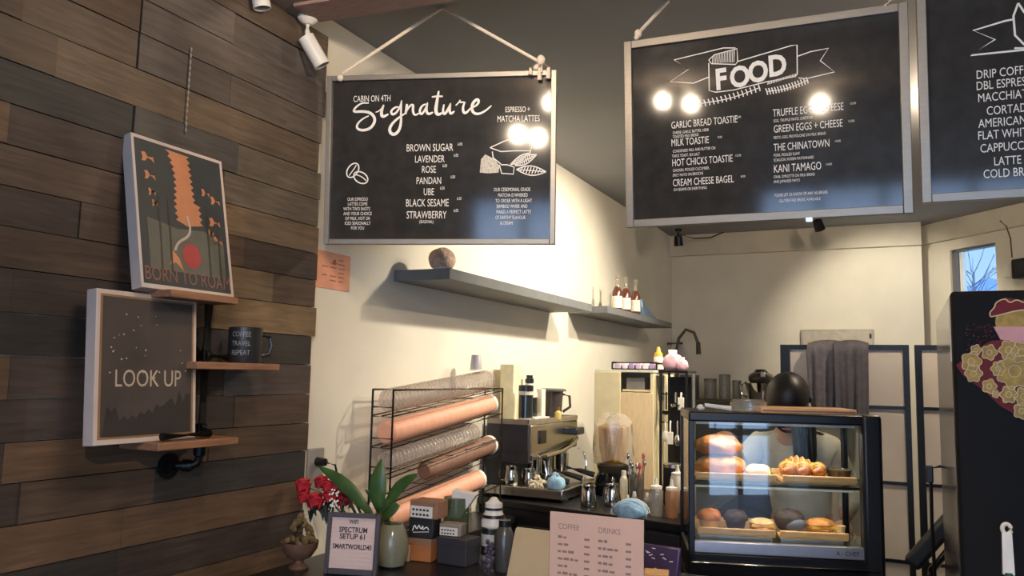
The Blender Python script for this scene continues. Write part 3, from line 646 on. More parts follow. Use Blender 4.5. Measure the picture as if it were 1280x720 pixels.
def cupstack(label, k, r0, r1, f0, f1, m, xc=None, n=18, lid=False, yo=0.0, lift=0.0):
    zl, zr = TIERS[k]; xc = xc or (XB+XF)/2; sl = (zr-zl)/(YR-YL)
    def P(q): y = YL+(YR-YL)*q; return Vector((xc, y, zl+sl*(y-YL)))
    a, e = P(f0), P(f1); d = (e-a).normalized(); nrm = Vector((0,-d.z,d.y)); ln = (e-a).length
    t = thing('cup_stack', label, 'cups', a, group=None)
    prof = []; off = nrm*(r1+.005+lift)
    # stacked rims
    if lid:
        for i in range(n):
            z = ln*i/n; rr = r0+(r1-r0)*i/n; prof += [(rr*.86,z),(rr,z+.25*ln/n),(rr,z+.55*ln/n),(rr*.86,z+.7*ln/n)]
        MB().lathe(prof, c=off, axis=d, n=18).build('lids', m, t)
    else:
        body = [(r0*.8,0),(r0,.012)]
        for i in range(n): z = .012+(ln-.03)*(i+1)/n; rr = r0+(r1-r0)*(i+1)/n; body += [(rr-.0008,z-.004),(rr,z-.002),(rr,z)]
        MB().lathe(body, c=off, axis=d, n=22).build('cups', m, t)
        MB().lathe([(r1,ln-.022),(r1+.003,ln-.018),(r1+.003,ln-.006),(r1-.001,ln-.004)], c=off, axis=d, n=22).build('rim', cupw, t)
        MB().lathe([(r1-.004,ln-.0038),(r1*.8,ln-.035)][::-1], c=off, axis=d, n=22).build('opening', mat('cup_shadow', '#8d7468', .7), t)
    return t
cupstack('stack of clear lids on top tier of the cup rack', 0, .049, .053, .04, .93, plastic, lid=True, n=30)
cupstack('upper stack of pink paper cups on second tier', 1, .049, .046, .03, .97, pink)
cupstack('stack of clear lids on third tier of the cup rack', 2, .043, .046, .03, .80, plastic, lid=True, n=26)
cupstack('stack of brown cup sleeves on fourth tier', 3, .040, .045, .34, .98, kraft, n=14)
cupstack('lower stack of pink paper cups on bottom tier', 4, .049, .046, .03, .86, pink)

# ------------------------------------------------------------------ espresso machine
E0 = Vector((.17, 4.13, .9705))
em = thing('espresso_machine', 'black and steel espresso machine beside the cup rack', 'espresso machine', E0)
L = lambda x, y, z: (x-E0.x, y-E0.y, z-E0.z)
dark = mat('machine_panel', '#3c3a40', .35, metal=.5, var=.15, stretch=(40, 40, 1))
MB().box(*L(.025,3.80,1.15), *L(.265,3.83,1.35)).build('end_panel', dark, em, bevel=.004)
b = MB(); b.hexa([L(.025,3.83,1.16),L(.265,3.83,1.16),L(.265,4.50,1.19),L(.025,4.50,1.16)], [L(.025,3.83,1.345),L(.265,3.83,1.345),L(.265,4.50,1.345),L(.025,4.50,1.345)])
b.build('upper_body', steel, em, bevel=.01)
MB().tube([L(.275,3.82,1.175),L(.295,3.95,1.178),L(.30,4.15,1.19),L(.29,4.36,1.215),L(.265,4.48,1.24)], [.014]*5, 12).build('front_trim', chrome, em)
b = MB(); b.box(*L(.025,3.80,1.0), *L(.11,4.48,1.16)).build('back_body', mat('machine_back', '#232326', .4), em, bevel=.004)
b = MB(); b.box(*L(.03,3.77,.985), *L(.47,4.45,1.035)).build('drip_tray', steel, em, bevel=.006)
for x, y in ((.05,3.82),(.46,3.82),(.05,4.42),(.46,4.42)): MB().cyl(L(x,y,.9705), L(x,y,.987), .018).build('foot', black, em)
MB().box(*L(.258,3.93,1.24), *L(.273,4.02,1.31)).build('display', blackg, em, bevel=.004)
MB().box(*L(.258,4.30,1.27), *L(.34,4.42,1.31)).build('control_box', black, em, bevel=.008)
b = MB()
for x0, y0, x1, y1 in ((.03,3.80,.265,3.805), (.03,4.49,.265,4.495), (.26,3.80,.265,4.495)): b.box(*L(x0,y0,1.355), *L(x1,y1,1.372))
b.box(*L(.025,3.80,1.345), *L(.265,4.495,1.356)); b.build('cup_tray', mat('tray_metal', '#a69b8e', .35, metal=.7), em)
for i, y in enumerate((3.93, 4.12, 4.31)):
    MB().cyl(L(.245,y,1.165), L(.245,y,1.10), .038, .036, 20).build('group_head', chrome, em)
    pf = MB().cyl(L(.245,y,1.10), L(.245,y,1.065), .036, .032, 20).tube([L(.245,y,1.062), L(.245,y,1.048)], .012).build('portafilter', chrome, em)
    MB().tube([L(.28,y,1.085),L(.35,y+.015,1.072),L(.43,y+.03,1.052)], [.010,.014,.016], 10).build('portafilter_handle', black, pf)
for y in (3.86, 4.44): MB().tube([L(.29,y,1.19),L(.33,y,1.16),L(.35,y-.01,1.10),L(.34,y-.01,1.05)], .006).build('steam_wand', chrome, em)

def bottle(name, label, cat, loc, prof, m, cap=None, capm=None, labm=None, labz=None, n=22, group=None):
    t = thing(name, label, cat, loc, group=group); MB().lathe(prof, n=n).build('body', m, t)
    if cap: MB().lathe(cap, n=n).build('cap', capm, t)
    if labz: MB().lathe([(labz[0], labz[1]), (labz[0], labz[2])], n=n).build('label', labm, t)
    return t
TZ = 1.3725-.0155
dk = mat('dark_liquid_bottle', '#23282c', .15); silver = mat('silver_paper', '#c9c2b4', .5)
bottle('bottle', 'dark bottle with cream shoulder standing tall on the espresso machine', 'bottle', (.16, 4.03, TZ), [(.043,0),(.046,.006),(.046,.125)], dk, [(.0465,.125),(.045,.15),(.03,.185),(.02,.20)], silver)
t = [o for o in bpy.data.objects if o.name.startswith('bottle')][-1]
MB().lathe([(.02,.20),(.024,.203),(.024,.225),(.018,.228),(.018,.245)], n=18).build('stopper', black, t)
bottle('canister', 'cream canister with black lid left of the dark bottle', 'canister', (.20, 3.90, TZ), [(.036,0),(.038,.004),(.038,.16)], silver, [(.040,.16),(.040,.19),(.036,.192)], black, dk, (.0385,.02,.14))
t = thing('carton', 'narrow white carton right of the dark bottle', 'carton', (.17, 4.14, TZ))
MB().box(-.03,-.025,0,.03,.025,.17).build('box', mat('white_carton', '#e6dfc9', .5), t, bevel=.003); MB().box(-.02,-.0256,.04,.02,-.025,.12).build('print', mat('pale_print', '#cfc59a', .6), t)
t = thing('blender_jug', 'dark jug with flat grey lid on the espresso machine', 'jug', (.19, 4.29, TZ))
MB().lathe([(.045,0),(.05,.005),(.06,.15),(.062,.155)], n=20).build('jug', mat('smoky_jug', '#453d3c', .2), t)
MB().lathe([(.075,.156),(.078,.16),(.078,.168),(.06,.172)], n=20).build('lid', mat('grey_lid', '#6d6a66', .5), t)
MB().tube([(.055,.02,.14),(.09,.035,.13),(.095,.035,.07),(.055,.02,.04)], .008).build('handle', mat('smoky_jug', ''), t)
bottle('bottle', 'tiny yellow topped bottle in front of the dark jug', 'bottle', (.26, 4.205, TZ), [(.016,0),(.018,.003),(.018,.04),(.008,.05)], mat('yellow_label', '#d9c06a', .5), [(.009,.05),(.009,.07)], mat('brown_cap', '#6b4a32', .5))
t = thing('lid_box', 'flat white box at the left end of the machine top', 'box', (.20, 3.84, TZ)); 
for o in [t]: o.location = (.215, 3.985, TZ)
MB().box(-.04,-.09,0,.04,.11,.018).build('box', whitep, t, bevel=.002); MB().box(-.041,-.091,.0181,.041,.111,.022).build('lid', whitep, t, bevel=.001)
# on the rack top
b = at_y(603, 470, 3.40)
t = thing('paper_cup', 'grey upside down cup on top of the lids in the rack', 'cup', (.11, 3.50, 1.6185))
MB().lathe([(.03,0),(.03,.004),(.024,.075),(.022,.077)], n=20).build('cup', mat('lilac_cup', '#a59ea4', .5), t); MB().lathe([(.0315,0),(.0315,.006)], n=20).build('rim', white, t)
t = thing('tea_box', 'cream tea boxes behind the cup rack', 'box', (.08, 3.96, TZ)); t['label'] = 'tall cream card box at the back of the espresso machine top'
MB().box(-.04,-.05,0,.04,.07,.30).build('box', mat('cream_card', '#e6dcb4', .6), t, bevel=.003); MB().box(-.041,-.051,.26,.041,.071,.3005).build('lid', mat('cream_card', ''), t)

# bar top: small things
b = MB(); rnd = random.Random(11)
for k in range(26):
    a = rnd.uniform(0, 6.28); q = rnd.uniform(0, .05); c = Vector((q*math.cos(a), q*math.sin(a), rnd.uniform(.006, .05*(1-q/.07))))
    r_ = rnd.uniform(.008, .016); ax = Vector((rnd.uniform(-1,1), rnd.uniform(-1,1), rnd.uniform(-1,1))); X, Y, D = frame_of(ax)
    b.tube([c+X*r_*math.cos(i*.7)+Y*r_*math.sin(i*.7)+D*.002*i for i in range(8)], .0035, 6)
o = b.build('tangled_string', mat('cream_string', '#d8ccb2', .7, var=.2), loc=(.305, 3.825, 1.0355)); tag(o, 'heap of cream string curls on the espresso machine drip tray', 'string')
blue = mat('blue_cloth', '#86a9c4', .8, var=.25, scale=40, bump=.4)
def cloth(label, loc, r, seed, noise=.18, stripes=False):
    t = thing('cleaning_cloth', label, 'cloth', loc)
    MB().blob((0,0,r[2]*.55), r, 28, 16, noise=noise, seed=seed, flat=-r[2]*.52).build('folds', blue, t)
    if stripes:
        b = MB()
        for k in range(3):
            y = -.03+k*.025; b.tube([(r[0]*1.04*math.cos(u), y, r[2]*.55+r[2]*1.12*math.sin(u)) for u in [i*math.pi/10 for i in range(0, 10)]], .003, 6)
        b.build('stripes', mat('pale_blue_stripe', '#c5d8e4', .8), t)
    return t
cloth('round blue folded cloth at right end of the drip tray', (.415, 3.815, 1.0356), (.048,.038,.042), 2, .1)
cloth('small blue cloth bundle on the drip tray by the milk jugs', (.325, 4.02, 1.0365), (.022,.022,.035), 5, .1)
p = at_z(785, 650, .97)
cloth('crumpled blue cloth with pale stripes behind the menu sheet', (p.x, p.y+.05, .9706), (.075,.055,.05), 8, .16, True)
pitm = mat('polished_pitcher', '#c4bfb6', .12, metal=1, var=.05)
def pitcher(label, loc, s=1, rz=0):
    t = thing('milk_pitcher', label, 'pitcher', loc, rz, group=None)
    MB().lathe([(.038*s,0),(.042*s,.004),(.044*s,.03*s),(.036*s,.075*s),(.034*s,.09*s),(.037*s,.105*s),(.034*s,.105*s),(.031*s,.09*s)], n=24).build('body', pitm, t)
    MB().tube([(.036*s,0,.09*s),(.062*s,0,.092*s),(.070*s,0,.06*s),(.060*s,0,.025*s),(.043*s,0,.025*s)], .0045).build('handle', pitm, t)
    return t
pitcher('tall milk pitcher left of the machine end panel', (.165, 3.815, 1.036), .9, R(200)); 
p = at_z(733, 634, .97); pitcher('steel milk pitcher left of the two under the grinder', (p.x, p.y+.03, .9706), .95, R(-60))
p = at_z(762, 634, .97); pitcher('steel milk pitcher right of the two under the grinder', (p.x, p.y+.04, .9706), 1.0, R(-110))
pitcher('small steel pitcher on the drip tray beside the string heap', (.235, 3.88, 1.036), .75, R(160))

# grinder under a clear bag
G0 = at_z(765, 606, .97); G0 = Vector((.582, 4.22, .9706))
gr = thing('coffee_grinder', 'black coffee grinder with clear bag over its bean hopper', 'grinder', G0, R(20)); gr.scale = (1.12, 1.12, 1.42)
MB().lathe([(.085,0),(.09,.01),(.085,.06),(.07,.085)], n=24, sx=1.0, sy=1.1).build('base', blackg, gr)
MB().lathe([(.07,.085),(.078,.10),(.08,.112),(.075,.12)], n=24).build('collar', mat('grinder_collar', '#4a4238', .3, metal=.5), gr)
MB().lathe([(.055,.12),(.068,.17),(.075,.255),(.06,.262)], n=24).build('hopper', clear_mat('amber_hopper', '#ead9a8', .05, .25, '#d0a552'), gr)
b = MB(); rnd = random.Random(8)
for k in range(9): a = k*.7; b.tube([(.03*math.cos(a),.03*math.sin(a),.125),(.045*math.cos(a+.3),.045*math.sin(a+.3),.25)], .012, 7)
b.build('beans', mat('blond_beans', '#c99a48', .5, var=.35, scale=80), gr)
b = MB(); b.lathe([(.093,.125),(.096,.16),(.093,.22),(.088,.27),(.06,.292),(.02,.296)], n=28)
b.v = [(x*(1+.07*math.sin(9*math.atan2(y,x)+z*25)), y*(1+.07*math.sin(9*math.atan2(y,x)+z*25)), z+.012*math.sin(3*math.atan2(y,x))) for x, y, z in b.v]; b.build('bag', bag, gr)
MB().tube([(.09,0,.09),(.115,0,.08),(.125,0,.04),(.10,0,.02)], .012).build('handle', steel, gr)

# cream cupboard with trays on top
cp = thing('cream_cupboard', 'cream open cupboard against wall behind the grinder', 'cupboard', (.60, 4.64, .9705))
cm = mat('cream_board', '#d8c9a0', .55, var=.06); pw = mat('pale_ply', '#d9bf96', .55, var=.1, stretch=(8, 8, 1))
MB().box(-.235,-.12,0,-.215,.34,.66).box(.10,-.12,0,.12,.34,.66).box(-.215,.32,0,.10,.34,.66).build('carcass', cm, cp, bevel=.002)
MB().box(-.235,-.125,.66,.125,.345,.675).build('top', mat('glass_top', '#cfcab4', .25), cp, bevel=.002)
MB().box(-.235,-.135,0,-.075,-.12,.66).build('door', cm, cp, bevel=.002)
MB().box(-.075,-.13,0,.12,-.12,.545).build('front_panel', pw, cp, bevel=.002)
MB().box(-.07,-.11,.55,.10,.31,.562).build('shelf', cm, cp)
MB().box(-.05,-.10,.5625,.06,.10,.63).build('drawer_box', mat('grey_box', '#77736b', .5), cp, bevel=.003)
t = thing('wire_tray', 'black edged tray of pastel packets on top of the cupboard', 'tray', (.60, 4.66, 1.6460))
b = MB()
for z in (.004, .042): b.tube([(-.15,-.08,z),(.12,-.08,z),(.12,.10,z),(-.15,.10,z)], .005, closed=True)
for x, y in ((-.15,-.08),(.12,-.08),(.12,.10),(-.15,.10)): b.cyl((x,y,.004),(x,y,.042),.005)
b.box(-.15,-.08,0,.12,.10,.004); b.build('tray', blackm, t)
for k in range(6):
    q = tag(MB().box(-.018,-.03,0,.018,.03,.034).build('tea_packet', mat(f'pastel{k%3}', ['#cfb6c9','#e3d6df','#a98fb4'][k%3], .5), loc=(.475+k*.042, 4.64, 1.6505), bevel=.004), ['leftmost','second','third','fourth','fifth','rightmost'][k]+' pastel packet in the black edged tray', 'packet', 'pastel packets in the tray')
p = at_y(792, 448, 4.5)
bottle('bottle', 'white squeeze bottle with yellow top above the cupboard', 'bottle', (.665, 4.82, 1.6460), [(.028,0),(.030,.005),(.030,.075),(.026,.085)], mat('white_bottle', '#ebe5da', .4), [(.0265,.085),(.025,.105),(.014,.115),(.009,.145)], mat('orange_cap', '#dba43c', .4), mat('pale_tag', '#d9c9b0', .5), (.0304,.02,.06))
pinkb = mat('pink_packet', '#d9a9b4', .4, var=.2)
def pouch(label, loc, s, seed):
    t = thing('pink_pouch', label, 'pouch', loc)
    MB().blob((0,0,.035*s), (.045*s,.03*s,.038*s), 18, 10, noise=.1, seed=seed, flat=-.034*s).build('pouch', pinkb, t)
    MB().box(-.018*s,-.004*s,.07*s,.018*s,.004*s,.09*s).build('top_seal', mat('white_seal', '#ecdfe0', .5), t, bevel=.002)
pouch('taller pink pouch right of the yellow topped bottle', (.80, 4.64, 1.6462), 1.35, 3)
pouch('smaller pink pouch at right end of cupboard top', (.87, 4.58, 1.6462), .85, 6)

# utensil stand
U0 = Vector((.825, 4.60, .9705))
us = thing('utensil_stand', 'black metal stand hung with spoons and ladles right of cupboard', 'utensil stand', U0)
b = MB(); b.box(-.085,-.05,0,.085,.16,.015)
for x, y in ((-.075,-.04),(.075,-.04),(-.075,.15),(.075,.15)): b.cyl((x,y,.015),(x,y,.662),.008)
for z in (.38, .54): b.tube([(-.075,-.045,z),(.075,-.045,z)], .005)
b.box(-.085,-.05,.662,.085,.16,.675).box(-.07,.14,.05,.07,.146,.64); b.build('frame', blackm, us)  # last box: black sheet added to imitate the dark void behind
MB().cyl((.105,0,0),(.105,0,.66),.010).build('pole', mat('grey_pole', '#8b877f', .35, metal=.7), us)
def utensil(label, x, ztop, ln, m, head, hm, y=-.063, base=U0):
    t = thing('utensil', label, 'utensil', base+Vector((x, y, ztop)), group=None)
    MB().tube([(0,.010,0),(0,0,.006),(0,-.003,-.01),(0,-.004,-ln)], .005).build('handle', m, t)
    if head == 'spoon': MB().blob((0,-.006,-ln-.03), (.017,.007,.032), 14, 8).build('bowl', hm, t)
    elif head == 'spatula': MB().box(-.018,-.010,-ln-.07,.018,-.005,-ln).build('blade', hm, t, bevel=.004)
    else: MB().lathe([(.004,-.02),(.024,-.012),(.028,.004),(.026,.004),(.02,-.008)], c=(0,-.01,-ln-.012)).build('bowl', hm, t)
    return t
wsp = mat('ivory_plastic', '#ded6c8', .4); redm = mat('red_silicone', '#b0524c', .45)
utensil('white spoon hanging leftmost on the stand lower bar', -.04, .384, .05, wsp, 'spoon', wsp)
utensil('white spatula second on the stand lower bar', -.012, .384, .055, wsp, 'spatula', wsp)
utensil('black ladle hanging on the stand upper bar', -.035, .544, .09, black, 'ladle', black)
utensil('steel strainer hanging in the middle of the stand upper bar', .02, .544, .05, steel, 'ladle', chrome)
utensil('white scoop hanging high on right side of stand', .05, .544, .02, wsp, 'spatula', wsp)
utensil('steel spoon hanging on right of the stand lower bar', .03, .384, .07, steel, 'spoon', chrome)
utensil('dark scoop hanging rightmost on the stand lower bar', .058, .384, .06, black, 'spoon', black)
# jar of tools, tall bottles, squeeze bottles
J0 = at_z(800, 628, .97); J0 = Vector((.80, 3.93, .9705))
t = thing('tool_jar', 'glass jar of steel bar tools below the hanging spoons', 'jar', J0)
MB().lathe([(.036,0),(.038,.004),(.038,.15),(.036,.15),(.034,.01)], n=20).build('jar', clear_mat('jar_glass', '#dcdcd8', .03, .15, '#a8a49a'), t)
for k in range(7):
    a = k*.9; q = thing('bar_tool', ['steel','red handled','steel','pale','steel','steel','red handled'][k]+' bar tool '+['leaning left','leaning back left','at the back','leaning back right','leaning right','at the front right','at the front left'][k]+' in the glass jar', 'utensil', J0+Vector((.02*math.cos(a), .02*math.sin(a), .012)), group='bar tools in the glass jar')
    e = Vector((.022*math.cos(a), .022*math.sin(a), .20+.03*math.sin(k*2)))
    MB().tube([(0,0,0), e*.6, e], .0035).build('shaft', redm if k in (1, 6) else steel, q); MB().blob(e, (.009,.006,.018), 10, 6).build('tip', redm if k in (1, 6) else chrome, q)
bottle('bottle', 'slim cream bottle left of the tool jar', 'bottle', (.735, 3.93, .9705), [(.018,0),(.02,.004),(.02,.12),(.012,.14)], mat('cream_bottle', '#d9d0b0', .4), [(.012,.14),(.012,.165)], wsp)
bottle('canister', 'tall black canister with steel lid right of the tool jar', 'canister', (.95, 4.06, .9705), [(.045,0),(.048,.005),(.048,.185)], black, [(.05,.185),(.05,.20),(.046,.203)], steel)
for k, (x, y, s_) in enumerate(((.83, 3.80, 1), (.875, 3.86, .9), (.80, 3.79, .8), (.905, 3.80, .95))):
    bottle('glass_vial', ['second','third','leftmost','rightmost'][k]+' small glass dropper bottle on the bar counter', 'bottle', (x, y, .9705), [(.017*s_,0),(.02*s_,.003),(.02*s_,.05*s_),(.009*s_,.062*s_)], clr, [(.009*s_,.062*s_),(.010*s_,.066*s_),(.007*s_,.085*s_)], wsp, group='dropper bottles on the bar counter')
def squeeze(label, x, y, r, h, m, z=.9705):
    return bottle('squeeze_bottle', label, 'bottle', (x, y, z), [(r*.92,0),(r,.005),(r,h),(r*.85,h+.012)], m, [(r*.86,h+.012),(r*.86,h+.024),(r*.3,h+.03),(r*.16,h+.06)], wsp)
squeeze('milky squeeze bottle at front left of the bar end', .965, 3.70, .032, .11, clear_mat('milky', '#e0ded6', .1, .5, '#a9a498'))
squeeze('brown sauce squeeze bottle at right end of the bar', 1.04, 3.69, .03, .11, mat('caramel_sauce', '#9a6a48', .25))
squeeze('dark syrup squeeze bottle at the far right end of the bar', 1.085, 3.77, .026, .11, mat('dark_sauce', '#4a3a33', .25))
squeeze('tall white squeeze bottle behind the sauce bottles', 1.03, 3.84, .034, .16, mat('white_sauce', '#ddd3c4', .35))
squeeze('clear squeeze bottle with pink print near display case', 1.075, 3.90, .028, .15, clear_mat('pinkish', '#eedfd8', .1, .45, '#d9b8ac'))
# ------------------------------------------------------------------ pastry display case
CR = R(18)
CB = Vector((1.609, 3.074, .86)); CM = Matrix.Translation(CB) @ Matrix.Rotation(CR, 4, 'Z')
t = thing('display_stand', 'black cabinet under the pastry display case', 'cabinet', (CB.x, CB.y, 0), CR)
MB().box(-.335,-.0,0,.345,.46,.84).build('body', cfront, t); MB().box(-.335,-.03,.84,.35,.47,.86).build('top', ctop, t, bevel=.003)
MB().tube([(-.33,-.045,.80),(.335,-.045,.80)], .008).tube([(-.33,-.045,.80),(-.33,-.001,.80)], .008).tube([(.335,-.045,.80),(.335,-.001,.80)], .008).build('rail', steel, t)
W2, D2, H2 = .335, .42, .62
dc = thing('display_case', 'black framed glass pastry case with two lit shelves of baked goods', 'display case', (CB.x, CB.y, CB.z+.0005), CR)
MB().box(-W2, 0, .03, W2, D2, .115).build('base', blackm, dc, bevel=.004)
MB().box(-W2+.01, -.012, .075, W2-.01, -.001, .087).build('chrome_rail', chrome, dc, bevel=.003)
for x in (-W2+.03, W2-.03):
    for y in (.03, D2-.03): MB().cyl((x,y,0),(x,y,.031), .02).build('foot', black, dc)
MB().box(-W2+.004, .002, .116, W2-.06, .03, .158).build('front_strip', mat('pale_steel', '#cfccd2', .28, metal=.85, var=.05), dc, bevel=.003)
MB().text('A - CHEF', .022, .215, .130, .002, 'CENTER', .9).build('lettering', black, dc)
MB().box(-W2+.02, .03, .115, W2-.02, D2-.01, .128).build('deck', steel, dc)
b = MB(); b.box(-W2, -.004, H2-.035, W2-.02, D2, H2); b.build('top', blackm, dc, bevel=.006)
b = MB(); b.box(W2-.065, -.012, .04, W2+.005, .05, H2+.004); b.build('right_post', black, dc, bevel=.014, seg=3)
for x, y in ((-W2, 0), (-W2, D2-.025), (W2-.03, D2-.025)): MB().box(x, y, .085, x+.022, y+.024, H2-.03).build('post', blackm, dc, bevel=.003)
MB().box(-W2+.02, .008, .158, W2-.066, .012, H2-.035).build('front_glass', glass, dc)
MB().box(-W2+.006, .026, .10, -W2+.010, D2-.03, H2-.035).build('side_glass', glass, dc); MB().box(W2-.02, .052, .10, W2-.016, D2-.03, H2-.035).build('side_glass', glass, dc)
MB().box(-W2+.022, .05, .360, W2-.03, D2-.06, .367).build('glass_shelf', glass, dc)
for y in (.066, D2-.07): MB().box(-W2+.02, y, .350, W2-.03, y+.012, .3595).build('shelf_bar', blackm, dc)
MB().box(-W2+.03, .02, H2-.045, W2-.08, .04, H2-.035).build('case_and_fill_strip', whitep, dc)
lamp('case_and_fill_light', 'AREA', CM @ Vector((0, .10, H2-.05)), 2.6, (1, .93, .82), target=CM @ Vector((0, .14, .2)), shape='RECTANGLE', size=.5, size_y=.05)
MB().box(-W2+.03, .05, .343, W2-.08, .064, .349).build('case_and_fill_strip', whitep, dc)  # strip added to carry fill light for the lower boards
lamp('case_and_fill_light', 'AREA', CM @ Vector((0, .057, .341)), .9, (1, .93, .82), target=CM @ Vector((0, .14, .1)), shape='RECTANGLE', size=.5, size_y=.012)  # fill lamp added under the upper shelf
cw = lambda x, y, z: CM @ Vector((x, y, z+.0005))
def tray(label, x0, x1, z, y0=.06, y1=.30, h=.028):
    t = thing('serving_board', label, 'board', cw((x0+x1)/2, y0, z), CR, group=None); hw_ = (x1-x0)/2
    b = MB(); b.box(-hw_, 0, 0, hw_, y1-y0, h*.5); b.build('board', paleW, t, bevel=.003)
    b = MB(); b.box(-hw_, -.004, h*.2, hw_, .008, h).box(-hw_, y1-y0-.008, h*.2, hw_, y1-y0+.004, h); b.build('lip', paleW, t, bevel=.003)
ZU, ZL = .3675, .1285
tray('pale wooden board on upper shelf, left, under the big loaves', -.305, -.015, ZU); tray('pale wooden board on upper shelf, right, under the croissants', .008, .268, ZU)
tray('pale wooden board on case floor, left, under the muffins', -.30, -.02, ZL+.04); tray('pale wooden board on case floor, right, under wrapped sandwiches', -.005, .235, ZL+.04)
for x0, x1 in ((-.29,-.03), (.0,.22)): tag(MB().box(x0, .075, 0, x1, .285, .0392).build('riser', mat('steel_riser', '#a9a7a6', .3, metal=.9), loc=cw(0,0,ZL), rot=(0,0,CR)), 'thin steel riser under the %s lower board' % ('left' if x0 < -.1 else 'right'), 'riser')
crust = mat('golden_crust', '#bd7c42', .55, var=.5, scale=40, bump=.4); crust2 = mat('deep_crust', '#a4622f', .5, var=.5, scale=40, bump=.4); cream = mat('pale_dough', '#dcb67c', .6, var=.2, scale=30)
choc = mat('chocolate_crumb', '#33231f', .7, var=.4, scale=50, bump=.5); cheese = mat('yellow_cheese', '#d6a64a', .5, var=.25, scale=40)
def bread(name, label, cat, x, y, z, r, m, seed, noise=.08, rz=0, parts=(), group=None):
    t = thing(name, label, cat, cw(x, y, z), CR+rz, group=group)
    MB().blob((0,0,r[2]*.75), r, 24, 14, noise=noise, seed=seed, flat=-r[2]*.74).build('crust', m, t)
    for nm, bm, mm in parts: bm.build(nm, mm, t)
    return t
ub, lb_ = ZU+.0145, ZL+.0545
def scores(r, n=4):
    b = MB()
    for k in range(n):
        x = -r[0]*.6+k*r[0]*1.2/(n-1); zz = lambda q: r[2]*.75+r[2]*math.sqrt(max(0, 1-(x/r[0])**2-q*q))*1.02
        b.tube([(x-.01+.02*(i/6), r[1]*(-.8+1.6*i/6), zz(-.8+1.6*i/6)) for i in range(7)], .004, 6)
    return b
bread('loaf', 'large golden loaf at the bottom left of the upper shelf', 'bread', -.20, .17, ub, (.095,.07,.040), crust, 1, .09, parts=())
bread('loaf', 'large darker loaf stacked on top at left of the upper shelf', 'bread', -.21, .18, ub+.072, (.09,.065,.042), crust2, 5, .10, parts=())
bread('crumble_bun', 'low crumbly bun right of the stacked loaves', 'bread', -.065, .15, ub, (.05,.05,.022), cream, 7, .14)
def croissant(label, x, y, z, s, rz, seed, m=crust2):
    t = thing('croissant', label, 'croissant', cw(x, y, z), CR+rz, group=None); b = MB(); pts, rr = [], []
    for i in range(29):
        q = i/28*2-1; pts.append((s*q*.07, s*(.028*q*q), s*.03+.002)); rr.append(s*(.030*(1-abs(q)**1.7)+.006)*(1+.10*math.cos(q*22)))
    b.tube(pts, rr, 14); b.build('pastry', m, t, angle=60)
    c = MB()
    for k in range(5):
        q = -.6+.3*k; r_ = s*(.030*(1-abs(q)**1.7)+.006)*1.06; c.tube([(s*q*.07, s*.028*q*q+r_*math.cos(u), s*.03+.002+r_*math.sin(u)) for u in [.3+i*.25 for i in range(10)]], .003*s, 6)
    c.build('flaky_edge', cheese, t)
croissant('left croissant lying on the upper right board', .042, .13, ub, .82, R(86), 1); croissant('middle croissant lying on the upper right board', .096, .13, ub, .82, R(86), 2)
croissant('right croissant lying next to the dark dish', .149, .13, ub, .80, R(86), 3); croissant('pale croissant behind the others on the upper right board', .095, .235, ub, 1.0, R(180), 4, crust)
t = thing('dark_dish', 'dark round dish at right end of the upper shelf', 'dish', cw(.224, .14, ub), CR)
MB().lathe([(.035,0),(.05,.006),(.058,.034),(.055,.034),(.046,.010)], n=28, sx=.8).build('dish', mat('olive_dish', '#3d372c', .2), t); MB().blob((0,0,.024), (.040,.048,.012), 18, 8).build('filling', mat('brown_filling', '#4a3a28', .4), t)
def muffin(label, x, y, s, m, m2, seed):
    t = thing('muffin', label, 'muffin', cw(x, y, lb_), CR, group=None)
    b = MB(); b.lathe([(.028*s,0),(.038*s,.035*s)], n=24); b.v = [(vx*(1+.03*math.cos(12*math.atan2(vy, vx))), vy*(1+.03*math.cos(12*math.atan2(vy, vx))), vz) for vx, vy, vz in b.v]; b.build('wrapper', m2, t)
    MB().blob((0,0,.042*s), (.045*s,.045*s,.030*s), 22, 12, noise=.08, seed=seed, flat=-.010*s).build('top', m, t)
muffin('orange topped muffin at left on the lower board', -.25, .12, 1.02, mat('orange_crumb', '#b5662c', .6, var=.35, scale=40, bump=.4), cream, 3)
muffin('dark chocolate muffin second from left on the lower board', -.153, .12, 1.02, choc, choc, 6)
def sandwich(label, x, y, s, rz=0, top=crust):
    t = thing('sandwich', label, 'sandwich', cw(x, y, lb_), CR+rz, group=None)
    MB().blob((0,0,.012*s), (.048*s,.04*s,.012*s), 20, 8, flat=-.0118*s).build('lower_bun', crust, t); MB().box(-.044*s,-.036*s,.018*s,.044*s,.036*s,.026*s).build('cheese', cheese, t)
    MB().blob((0,0,.030*s), (.049*s,.042*s,.020*s), 22, 10, flat=-.004*s).build('upper_bun', top, t)
sandwich('flat cheese sandwich right of the chocolate muffin', -.058, .13, .9, 0, cream)
sandwich('large toasted roll at the right of the lower board', .153, .13, 1.08, R(10))
t = thing('wrapped_bagel', 'dark wrapped bagel with grey paper on lower right board', 'bagel', cw(.042, .13, lb_), CR)
MB().blob((0,0,.04), (.056,.045,.042), 24, 12, noise=.06, seed=4, flat=-.0395).build('bagel', choc, t); MB().blob((.012,-.010,.030), (.046,.040,.030), 20, 10, flat=-.0298).build('paper', mat('slate_paper', '#5d6070', .6), t)
t = thing('sauce_cup', 'tiny cream sauce cup at right end of the lower board', 'cup', cw(.218, .10, lb_), CR)
MB().lathe([(.012,0),(.016,.03),(.014,.03),(.011,.004)], n=18).build('cup', mat('cream_cup', '#d9c089', .5), t); MB().lathe([(.017,.029),(.017,.034)], n=18).build('lid', paleW, t)
